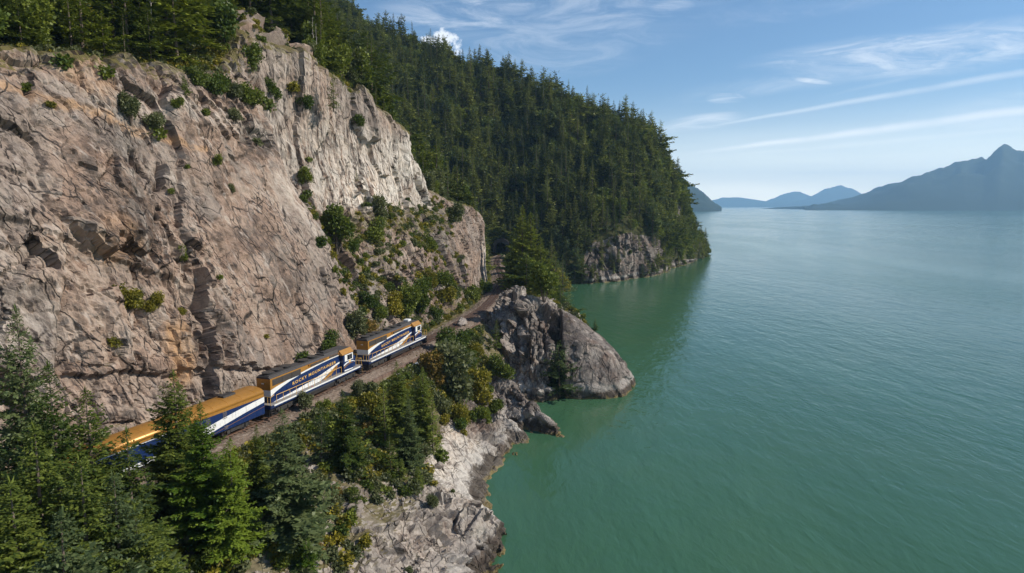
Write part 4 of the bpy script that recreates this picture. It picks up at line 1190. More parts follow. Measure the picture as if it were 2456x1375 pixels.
def baggage_car(y_front):
    Lc = 25.9; h = Lc / 2
    s_front = float(s_of_y(y_front)); sm = s_front - h
    C = on_track('baggage_car', float(np.interp(sm, _s, _d[:, 1])), 9.1)
    tag(C, 'navy baggage car with a rounded gold roof and white stripe behind the locomotives', 'railway car')
    w = 1.52
    MB().box(-h, h, -w, w, .98, 3.35).build('body', M['navy'], C, bevel=.03)
    n = 14; arc = [(w * 1.012 * math.cos(t) if True else 0, 3.353 + .72 * (math.sin(t) ** .75)) for t in np.linspace(0, math.pi, n)]
    MB().prism([(a, b) for a, b in arc], -h + .02, h - .02, 'x').build('roof', M['gold'], C, smooth=False)
    sm_ = C.children[-1].data
    sm_.polygons.foreach_set('use_smooth', [len(p.vertices) == 4 for p in sm_.polygons])
    r = MB()
    for xx in np.linspace(-h + 1.3, h - 1.3, 13):
        pts = [(a * 1.004, b + .012) for a, b in arc]
        r.prism(pts, xx - .02, xx + .02, 'x')
    r.build('roof_seam', M['gold'], C)
    MB().prism([(-.45, 4.02), (.45, 4.02), (.4, 4.25), (-.4, 4.25)], 8.2, 9.9, 'x').build('roof_vent', M['black'], C, bevel=.02)
    MB().prism([(-.4, 4.02), (.4, 4.02), (.35, 4.2), (-.35, 4.2)], -6.2, -5.2, 'x').build('roof_vent', M['black'], C, bevel=.02)
    for sg in (-1, 1):
        y = sg * w
        MB().strip([(-h + .05, 3.16, 3.34), (-2, 3.14, 3.34), (4, 3.08, 3.34), (h - .05, 2.98, 3.34)], y, .008).build('gold_band', M['gold'], C)
        MB().strip([(-h + .05, 3.06, 3.155), (-4, 3.05, 3.135), (1, 3.04, 3.06)], y, .008).build('white_stripe', M['white'], C)
        MB().strip([(-h + .05, 1.0, 1.34), (-4, 1.0, 1.38), (-1, 1.0, 1.45), (1.5, 1.0, 1.66), (3.0, 1.0, 1.86), (4.0, 1.14, 2.0), (7, 1.62, 2.4), (10, 2.03, 2.72), (h - .02, 2.34, 2.965)], y, .007).build('white_sweep', M['white'], C)
        MB().strip([(4.6, .99, 1.0), (7, 1.28, 1.31), (h - .02, 1.86, 1.89)], y, .008).build('gold_sweep', M['gold'], C)
        # baggage door and ribbed louvre panel
        for xd in (-6.3, 1.4):
            d = MB().box(xd - 1.15, xd + 1.15, min(y, y + sg * .04), max(y, y + sg * .04), 1.42, 3.02).build('door', M['navy'], C, bevel=.01)
            MB().box(xd - 1.2, xd + 1.2, min(y + sg * .01, y + sg * .07), max(y + sg * .01, y + sg * .07), 3.023, 3.06).build('door_rail', M['navy'], d)
            MB().box(xd + .8, xd + .88, min(y + sg * .041, y + sg * .08), max(y + sg * .041, y + sg * .08), 2.0, 2.4).build('door_handle', M['steel'], d)
        for k in range(13):
            z = 1.5 + k * .115
            MB().prism([(min(y, y + sg * .05), z), (max(y, y + sg * .05), z), (y, z + .06)], -10.6, -7.75, 'x').build('louver', M['navy'], C)
        for xv in (4.7, 6.9):
            for k in range(6):
                MB().box(xv, xv + .55, min(y, y + sg * .045), max(y, y + sg * .045), 2.15 + k * .14 + (.15 if xv > 5 else 0), 2.2 + k * .14 + (.15 if xv > 5 else 0)).build('vent_slat', M['steel'], C)
        for k in range(3):
            MB().box(7.0, 7.5, min(y, y + sg * .05), max(y, y + sg * .05), 1.15 + k * .13, 1.2 + k * .13).build('vent_slat', M['steel'], C)
        rv = MB()
        for xx in np.arange(-h + .6, h, 1.5): rv.box(xx - .012, xx + .012, min(y, y + sg * .008), max(y, y + sg * .008), 1.0, 3.3)
        rv.build('panel_seam', M['navy'], C)
    for sg in (-1, 1):
        MB().box(min(sg * (h + .003), sg * (h + .3)), max(sg * (h + .003), sg * (h + .3)), -.5, .5, 1.1, 3.5).build('gangway', M['black'], C, bevel=.03)
        MB().box(min(sg * h, sg * (h + .5)), max(sg * h, sg * (h + .5)), -.12, .12, .75, 1.0).build('coupler', M['steel'], C)
    MB().box(-6.4, -1.2, -1.3, 1.3, .45, .975).build('equipment_box', M['black'], C, bevel=.03)
    MB().box(.4, 5.3, -1.2, 1.2, .5, .975).build('equipment_box', M['black'], C, bevel=.03)
    for x in (-9.1, 9.1): bogie(C, x, 2, 2.6, .46)
baggage_car(69.3)

def tunnel():
    x, y, dx, dy = [float(q) for q in track_at_s(s_of_y(314))]
    t = empty('tunnel_portal', (x, y, 13.0), math.atan2(dy, dx)); tag(t, 'dark tunnel mouth in the shade of the trees where the track ends', 'tunnel portal')
    arch = [(-2.7, -.6), (-2.7, 4.2)] + [(2.7 * math.cos(a), 4.2 + 2.3 * math.sin(a)) for a in np.linspace(math.pi, 0, 11)[1:-1]] + [(2.7, 4.2), (2.7, -.6)]
    outer = [(p * 1.5, q * 1.22 + (.2 if q < 0 else .5)) for p, q in arch]
    m = MB(); n = len(arch)
    vs = [(0, p, q) for p, q in arch] + [(0, p, q) for p, q in outer] + [(11, p, q) for p, q in outer] + [(11, p, q) for p, q in arch]
    fs = []
    for i in range(n - 1):
        fs += [(i, i + 1, n + i + 1, n + i), (n + i, n + i + 1, 2 * n + i + 1, 2 * n + i), (3 * n + i, 3 * n + i + 1, i + 1, i)]
    fs.append(tuple(range(3 * n, 4 * n)))
    m.add(vs, fs).build('lining', M['black'], t)  # shallow closed recess; tunnel darkness is put into the black colour
tunnel()

BVH = np_bvh()

# ------------------------------------------------------------------ plants: shapes
def diamonds(base, tip, width, up):
    """flat leaf-like quads from base to tip"""
    d = tip - base; s = np.cross(d, up); s /= np.linalg.norm(s, axis=1, keepdims=True) + 1e-9
    m = base + d * .45; n = len(base)
    V = np.stack([base, m + s * width[:, None], tip, m - s * width[:, None]], 1).reshape(-1, 3)
    F = np.arange(n * 4).reshape(n, 4)
    return V, F

def conifer_mesh(name, H, R, seed, spacing, nb, node, sub, mat, bare=.08, droop=.35, rag=.25, top_pow=.9, wide=.26):
    r = np.random.RandomState(seed)
    B, T, Wd, U = [], [], [], []
    z = bare * H
    lean = r.randn(2) * .012
    lop = r.uniform(0, 2 * math.pi)
    while z < H * .99:
        t = (z / H - bare) / (1 - bare)
        Lmax = R * max(.0, (1 - t)) ** top_pow * (.72 + .28 * min(1, t / .12))
        k = nb if t < .85 else max(3, nb - 2)
        a0 = r.uniform(0, 6.28)
        wh = 1 + rag * r.randn() * .6
        for i in range(k):
            if r.rand() < .1: continue
            a = a0 + i * 6.283 / k + r.randn() * .3
            L = max(.18, Lmax * wh * (1 + rag * r.randn()) * (1 + .16 * math.cos(a - lop)) + .08)
            e = (-.12 + .75 * t) + r.randn() * .12
            out = np.array([math.cos(a), math.sin(a), 0]); sd = np.array([-math.sin(a), math.cos(a), 0])
            nn = max(2, int(L / node))
            tt = (np.arange(nn) + r.rand(nn) * .7 + .25) / nn; tt = tt[tt > .12]
            if len(tt) == 0: continue
            def at(q): return (out * (q * L)[:, None] + np.array([0, 0, 1]) * ((math.tan(e) * q * L) - droop * L * q ** 2 * .55 + .12 * L * q ** 4)[:, None])
            P0 = at(tt)
            for sgn in (-1, 1):
                fw = r.uniform(.45, 1.0, len(tt))[:, None]
                D = out * fw + sd * sgn * r.uniform(.6, 1.0, len(tt))[:, None] + np.array([0, 0, 1]) * r.uniform(-.5, .12, len(tt))[:, None]
                D /= np.linalg.norm(D, axis=1, keepdims=True)
                l = (.14 + .34 * L * (1 - .72 * tt)) * r.uniform(.65, 1.25, len(tt))
                l = np.minimum(l, 1.5 * H / 16)
                for q in range(sub):
                    u0 = q / sub * .85; u1 = min(1.05, (q + 1.35) / sub)
                    j = r.randn(len(tt), 3) * .07 * l[:, None]
                    D2 = D + r.randn(len(tt), 3) * .28
                    b = P0 + D * (l * u0)[:, None]
                    B.append(b); T.append(b + D2 * (l * (u1 - u0))[:, None] + j)
                    Wd.append(l * wide * (1.1 - .5 * q / sub) / (1 if sub < 2 else 1.25)); U.append(np.array([0, 0, 1]) + r.randn(len(tt), 3) * .35)
            # tip spray
            tipb = at(np.array([.86])); tipd = at(np.array([1.08])) - tipb
            B.append(tipb); T.append(tipb + tipd); Wd.append(np.array([.09 + .05 * L])); U.append(np.array([[0, 0, 1.0]]))
            for arr in (B, T):
                pass
            nbr = 2 * sub + 1
            off = np.array([0, 0, z])
            for q in range(nbr): B[-1 - q] = B[-1 - q] + off; T[-1 - q] = T[-1 - q] + off
        z += spacing * (1 - .45 * t) * r.uniform(.7, 1.3)
    # leader
    b = np.repeat(np.array([[0, 0, H * .97]]), 5, 0); B.append(b); T.append(b + np.array([0, 0, H * .05]) + r.randn(5, 3) * .06 * H / 16); Wd.append(np.full(5, .05 * H / 16)); U.append(r.randn(5, 3))
    B, T, Wd, U = np.concatenate(B), np.concatenate(T), np.concatenate(Wd), np.concatenate(U)
    sh = lambda q: q + np.outer(q[:, 2], np.array([lean[0], lean[1], 0]))
    V, F = diamonds(sh(B), sh(T), Wd, U)
    crown = np_mesh(name + '_crown', V, F, mat)
    tb = MB(); pr = (.016 if node < .5 else .009) * H; last = None
    for k in range(8):
        z0, z1 = H * k / 8 * .97, H * (k + 1) / 8 * .97
        c0 = (lean[0] * z0, lean[1] * z0, z0 - (1.2 if k == 0 else 0)); c1 = (lean[0] * z1, lean[1] * z1, z1)
        tb.tube(c0, c1, pr * (1 - k / 8.6), 7, pr * (1 - (k + 1) / 8.6))
    me = bpy.data.meshes.new(name + '_trunk'); 
    # bare lower limbs
    rr = random.Random(seed)
    for k in range(10 if node < .5 else 0):
        zz = rr.uniform(.06, .6) * H; a = rr.uniform(0, 6.28); l = rr.uniform(.3, .8) * R * (1 - zz / H)
        tb.tube((lean[0] * zz, lean[1] * zz, zz), (math.cos(a) * l, math.sin(a) * l, zz - .08 * l), pr * .22, 4, pr * .06)
    me.from_pydata(tb.v, [], tb.f); me.materials.append(M['bark'])
    return crown, me

def bush_mesh(name, R, seed, n, leaf, mat, lobes=9, hgt=1.0):
    """broad-leaved shrub: leaf clusters over and through several lobes on thin stems, radius about R"""
    r = np.random.RandomState(seed)
    C = np.stack([r.uniform(-.6, .6, lobes) * R, r.uniform(-.6, .6, lobes) * R, r.uniform(.3, 1.25, lobes) * R * hgt], 1)
    rad = r.uniform(.3, .6, lobes) * R
    C[0] = (0, 0, .8 * R * hgt)
    w = rad ** 2; w /= w.sum()
    li = r.choice(lobes, n, p=w)
    d = r.randn(n, 3); d /= np.linalg.norm(d, axis=1, keepdims=True)
    rr = rad[li] * (1 - .55 * r.rand(n) ** 2) * (1 + .2 * r.randn(n))
    pos = C[li] + d * rr[:, None]
    pos[:, 2] = np.abs(pos[:, 2])
    dirv = d * .6 + r.randn(n, 3) * .6; dirv /= np.linalg.norm(dirv, axis=1, keepdims=True)
    l = leaf * r.uniform(.6, 1.5, n)
    V, F = diamonds(pos, pos + dirv * l[:, None], l * .42, r.randn(n, 3))
    crown = np_mesh(name + '_crown', V, F, mat)
    tb = MB()
    for k in range(lobes):
        c = C[k]; tb.tube((c[0] * .12, c[1] * .12, -.3), (c[0] * .6, c[1] * .6, c[2] * .55), .035 * R, 5, .022 * R)
        tb.tube((c[0] * .6, c[1] * .6, c[2] * .55), tuple(c), .022 * R, 5, .008 * R)
    me = bpy.data.meshes.new(name + '_stem'); me.from_pydata(tb.v, [], tb.f); me.materials.append(M['bark'])
    return crown, me

PR = {}
PR['near'] = [conifer_mesh('fir', 16, 3.3, 500 + k, .36, 7, .17, 3, M['fir'], bare=.04, droop=(.3, .42, .25)[k], rag=(.25, .32, .2)[k]) for k in range(3)]
PR['mid'] = [conifer_mesh('fir', 16, (2.9, 2.5, 3.3, 2.3)[k], 520 + k, .6, 6, .34, 2, M['fir'], bare=(.03, .06, .1, .04)[k], droop=.35, rag=(.25, .35, .45, .3)[k], top_pow=(.9, .8, .6, .95)[k], wide=.3) for k in range(4)]
PR['far'] = [conifer_mesh('fir', 16, (3.1, 2.7, 3.2, 2.5, 3.0)[k], 540 + k, .62, 6, .5, 1, M['fir_far'], bare=(.05, .08, .16, .05, .1)[k], droop=.35, rag=(.22, .3, .45, .25, .4)[k], top_pow=(.85, .8, .5, .95, .65)[k], wide=.5) for k in range(5)]
PR['far_leaf'] = [bush_mesh('far_broadleaf', 3.4, 580 + k, 1100, .75, M['leaf'], 9, 1.5) for k in range(2)]
PR['small'] = [conifer_mesh('young_fir', 4, 1.25, 560 + k, .2, 6, .14, 2, M['fir'], bare=.0, droop=.2, rag=.2) for k in range(2)]
PR['bush'] = [bush_mesh('bush', 1.5, 600 + k, 2600, .24, M['leaf'], 9, (1.0, 1.3, .8)[k]) for k in range(3)]
PR['tall_bush'] = [bush_mesh('tall_bush', 1.5, 610 + k, 3200, .24, M['leaf'], 12, 1.9) for k in range(2)]
PR['low'] = [bush_mesh('low_bush', .6, 620 + k, 420, .17, M['leaf_dark'], 6, .6) for k in range(2)]

def snag_mesh(H, seed):
    r = random.Random(seed); tb = MB()
    for k in range(6):
        tb.tube((0, 0, H * k / 6 - (1 if k == 0 else 0)), (.01 * H * (k % 2), 0, H * (k + 1) / 6), .012 * H * (1 - k / 7), 6, .012 * H * (1 - (k + 1) / 7))
    for k in range(22):
        z = r.uniform(.3, .97) * H; a = r.uniform(0, 6.28); l = r.uniform(.04, .11) * H * (1.1 - z / H)
        tb.tube((0, 0, z), (math.cos(a) * l, math.sin(a) * l, z + r.uniform(-.01, .03) * H), .0025 * H, 4, .001 * H)
    me = bpy.data.meshes.new('snag'); me.from_pydata(tb.v, [], tb.f); me.materials.append(M['bark_pale'])
    return me

def plant(name, proto, loc, scale, label, cat, group=None, mat=None, wide=1.0, tilt=0.0, trunk_mat=None, parts=('crown', 'trunk')):
    t = empty(name, loc, random.uniform(0, 6.28))
    t.rotation_euler = (random.uniform(-.03, .03) + tilt * .3, tilt, t.rotation_euler[2])
    t.scale = (scale * wide, scale * wide, scale)
    tag(t, label, cat, group)
    c = mesh_obj(parts[0], proto[0], t)
    k = mesh_obj(parts[1], proto[1], t)
    if mat is not None:
        c.material_slots[0].link = 'OBJECT'; c.material_slots[0].material = mat
    if trunk_mat is not None:
        k.material_slots[0].link = 'OBJECT'; k.material_slots[0].material = trunk_mat
    return t

COUNT_CONIFER = 0
def fir_at(px, py_top, D, kind, label, mat=None, wide=1.0, zbase=None, k=None, hmin=2.5, name='fir_tree', cat='conifer', group=None, tilt=0.0):
    """conifer whose tip is seen at (px, py_top) when it stands D metres ahead"""
    global COUNT_CONIFER
    top = P(px, py_top, D); z0 = ground_z(top[0], top[1]) if zbase is None else zbase
    H = max(hmin, top[2] - z0)
    pr = PR[kind]; p_ = pr[(k if k is not None else random.randrange(len(pr))) % len(pr)]
    nominal = 4.2 if kind == 'small' else 16.8
    s = H / nominal
    COUNT_CONIFER += 1
    return plant(name, p_, (top[0], top[1], z0), s, label, cat, group, mat, wide, tilt)

B_, G_, Y_ = M['fir_bright'], M['fir_grey'], M['leaf_yellow']
# -- big conifers on the slope between the track and the sea, near the camera
near_list = [
 (28, 705, 41, 'near', 'tall sparse fir at the left edge of the photo, in front of the cliff', G_, .85),
 (112, 838, 37, 'near', 'broad dark fir with a bare trunk tip standing left of the baggage car', None, 1.0),
 (205, 905, 39, 'near', 'wide spreading fir whose branches reach in front of the end of the baggage car', None, 1.15),
 (300, 1010, 40, 'near', 'fir directly below the louvred end of the baggage car', None, 1.1),
 (410, 878, 50, 'near', 'dark pointed fir overlapping the middle of the baggage car', None, 1.35),
 (478, 945, 47, 'near', 'bright lime green cedar right of the dark pointed fir', B_, 1.15),
 (545, 1040, 46, 'near', 'shorter bright green cedar leaning against the lime green one', B_, 1.2),
 (690, 962, 50, 'near', 'broad greyish fir in front of the gap behind the rear locomotive', G_, 1.25),
 (615, 1010, 52, 'near', 'dark fir between the lime green cedar and the greyish fir', None, 1.0),
 (822, 925, 63, 'near', 'fresh green fir just below the rear locomotive', None, 1.15),
 (765, 975, 62, 'mid', 'dull green fir left of the fresh green one below the rear locomotive', G_, 1.3),
 (958, 858, 77, 'near', 'tall dark fir just below the coupling of the two locomotives', None, 1.2),
 (1010, 872, 80, 'near', 'dark fir at the right of the group below the leading locomotive', None, 1.1),
 (920, 905, 74, 'mid', 'slim dark fir at the left of the group below the leading locomotive', None, 1.1),
 (985, 950, 73, 'near', 'lower fir in front of the pair below the leading locomotive', G_, 1.1),
 (1035, 935, 79, 'mid', 'narrow fir at the edge of the white rock slab', None, 1.1),
 (60, 985, 31, 'near', 'dense fir low at the left edge of the photo', None, 1.2),
 (180, 1060, 31, 'near', 'dense round topped fir in the lower left thicket', None, 1.2),
 (265, 1105, 32, 'near', 'mid green fir right of the round topped one in the thicket', G_, 1.2),
 (20, 1120, 29, 'near', 'dark fir in the lower left corner', None, 1.4),
 (120, 1190, 27, 'near', 'low bushy fir at the bottom edge in the left thicket', G_, 1.3),
 (330, 1190, 33, 'near', 'small fir at the right fringe of the left thicket', None, 1.2),
 (935, 1040, 67, 'mid', 'small fir with open branches on the white rock slab', None, 1.5),
 (838, 1065, 62, 'mid', 'short fir at the top of the bare gully', None, 1.6),
 (735, 1265, 47, 'mid', 'yellow green young cedar at the bottom edge beside the rocks', B_, 1.3),
 (850, 1195, 58, 'small', 'tiny fir alone on pale rock near the bottom', None, 1.1),
 (965, 1148, 67, 'small', 'small fir on the edge of the scree', None, 1.0),
 (1003, 1175, 66, 'small', 'small round fir beside the scree fir', None, 1.2),
 (1190, 762, 124, 'mid', 'bushy dark green fir against the foot of the ribbed crag', None, 1.7),
 (1175, 800, 121, 'mid', 'small fir hugging the left side of the ribbed crag', None, 1.6),
 # behind the crag
 (1253, 482, 188, 'near', 'tallest fir of the clump behind the crag', M['fir_lit'], 1.05),
 (1277, 498, 188, 'near', 'tall fir right of the tallest in the clump behind the crag', M['fir_lit'], 1.05),
 (1232, 545, 196, 'near', 'dark fir on the track side of the clump behind the crag', None, 1.1),
 (1300, 560, 186, 'near', 'wide fir on the sea side of the clump behind the crag', M['fir_lit'], 1.2),
 (1262, 600, 176, 'mid', 'shorter fir in front of the clump behind the crag', None, 1.5),
 (1330, 598, 190, 'mid', 'slender fir near the cove', None, 1.1),
 (1352, 606, 198, 'mid', 'slender fir closest to the cove', G_, 1.1),
 (1290, 640, 172, 'mid', 'low fir at the foot of the clump behind the crag', None, 1.6),
 (1345, 668, 178, 'mid', 'short fir above the cove rocks', None, 1.5),
 (1428, 762, 133, 'mid', 'small windswept fir on the right edge of the rock dome', None, 1.7),
 (1345, 812, 121, 'mid', 'thin fir growing in the cleft between crag and dome', G_, 1.0),
 # on the cliff
 (980, 443, 152, 'mid', 'bright young fir on the ledge below the pale wall', B_, 1.3),
 (797, 170, 118, 'mid', 'dark fir hanging in the notch above the pale wall', None, 1.3),
 (445, 232, 84, 'small', 'small fir on the ledge above the slab', B_, 1.0),
 (858, 508, 128, 'mid', 'fir in the middle of the ledge thicket', None, 1.4),
 (938, 545, 132, 'mid', 'dark fir at the lower lip of the ledge', None, 1.2),
 (1003, 528, 150, 'mid', 'small bushy fir on the ledge above the buttress', None, 1.7),
 (1142, 520, 190, 'mid', 'slender fir clinging to the buttress face', None, 1.4),
 (878, 545, 128, 'mid', 'squat fir right of the big bush on the ledge', None, 1.6),
 (960, 600, 140, 'small', 'bright sapling below the lip of the ledge', B_, .8),
]
for px, py, D, kind, lab, mt, wd in near_list:
    zb = P(px, 262, D)[2] if 'hanging in the notch' in lab else None
    fir_at(px, py, D, kind, lab, mt, wd, zb)

# -- the little dead and pale trunks
SN = [snag_mesh(14, 700), snag_mesh(11, 701)]
for px, py, ph, D, lab in [(352, -60, 175, 95, 'pale dead trunk standing at the edge of the wood above the slab'), (752, 55, 95, 125, 'bare trunk above the notch of the cliff'),
                           (745, 40, 70, 128, 'thin bare trunk left of the notch above the cliff'), (1300, 280, 75, 400, 'grey dead snag high on the wooded mountain'), (1262, 255, 60, 410, 'second grey snag on the wooded mountain')]:
    b = P(px + ph * .09, py + ph, D); z0 = ground_z(b[0], b[1]); H = P(px, py, D)[2] - z0
    o = mesh_obj('dead_tree', SN[0]); o.location = (b[0], b[1], z0); o.scale = [max(H, 4) / 14] * 3
    tag(o, lab, 'dead tree')

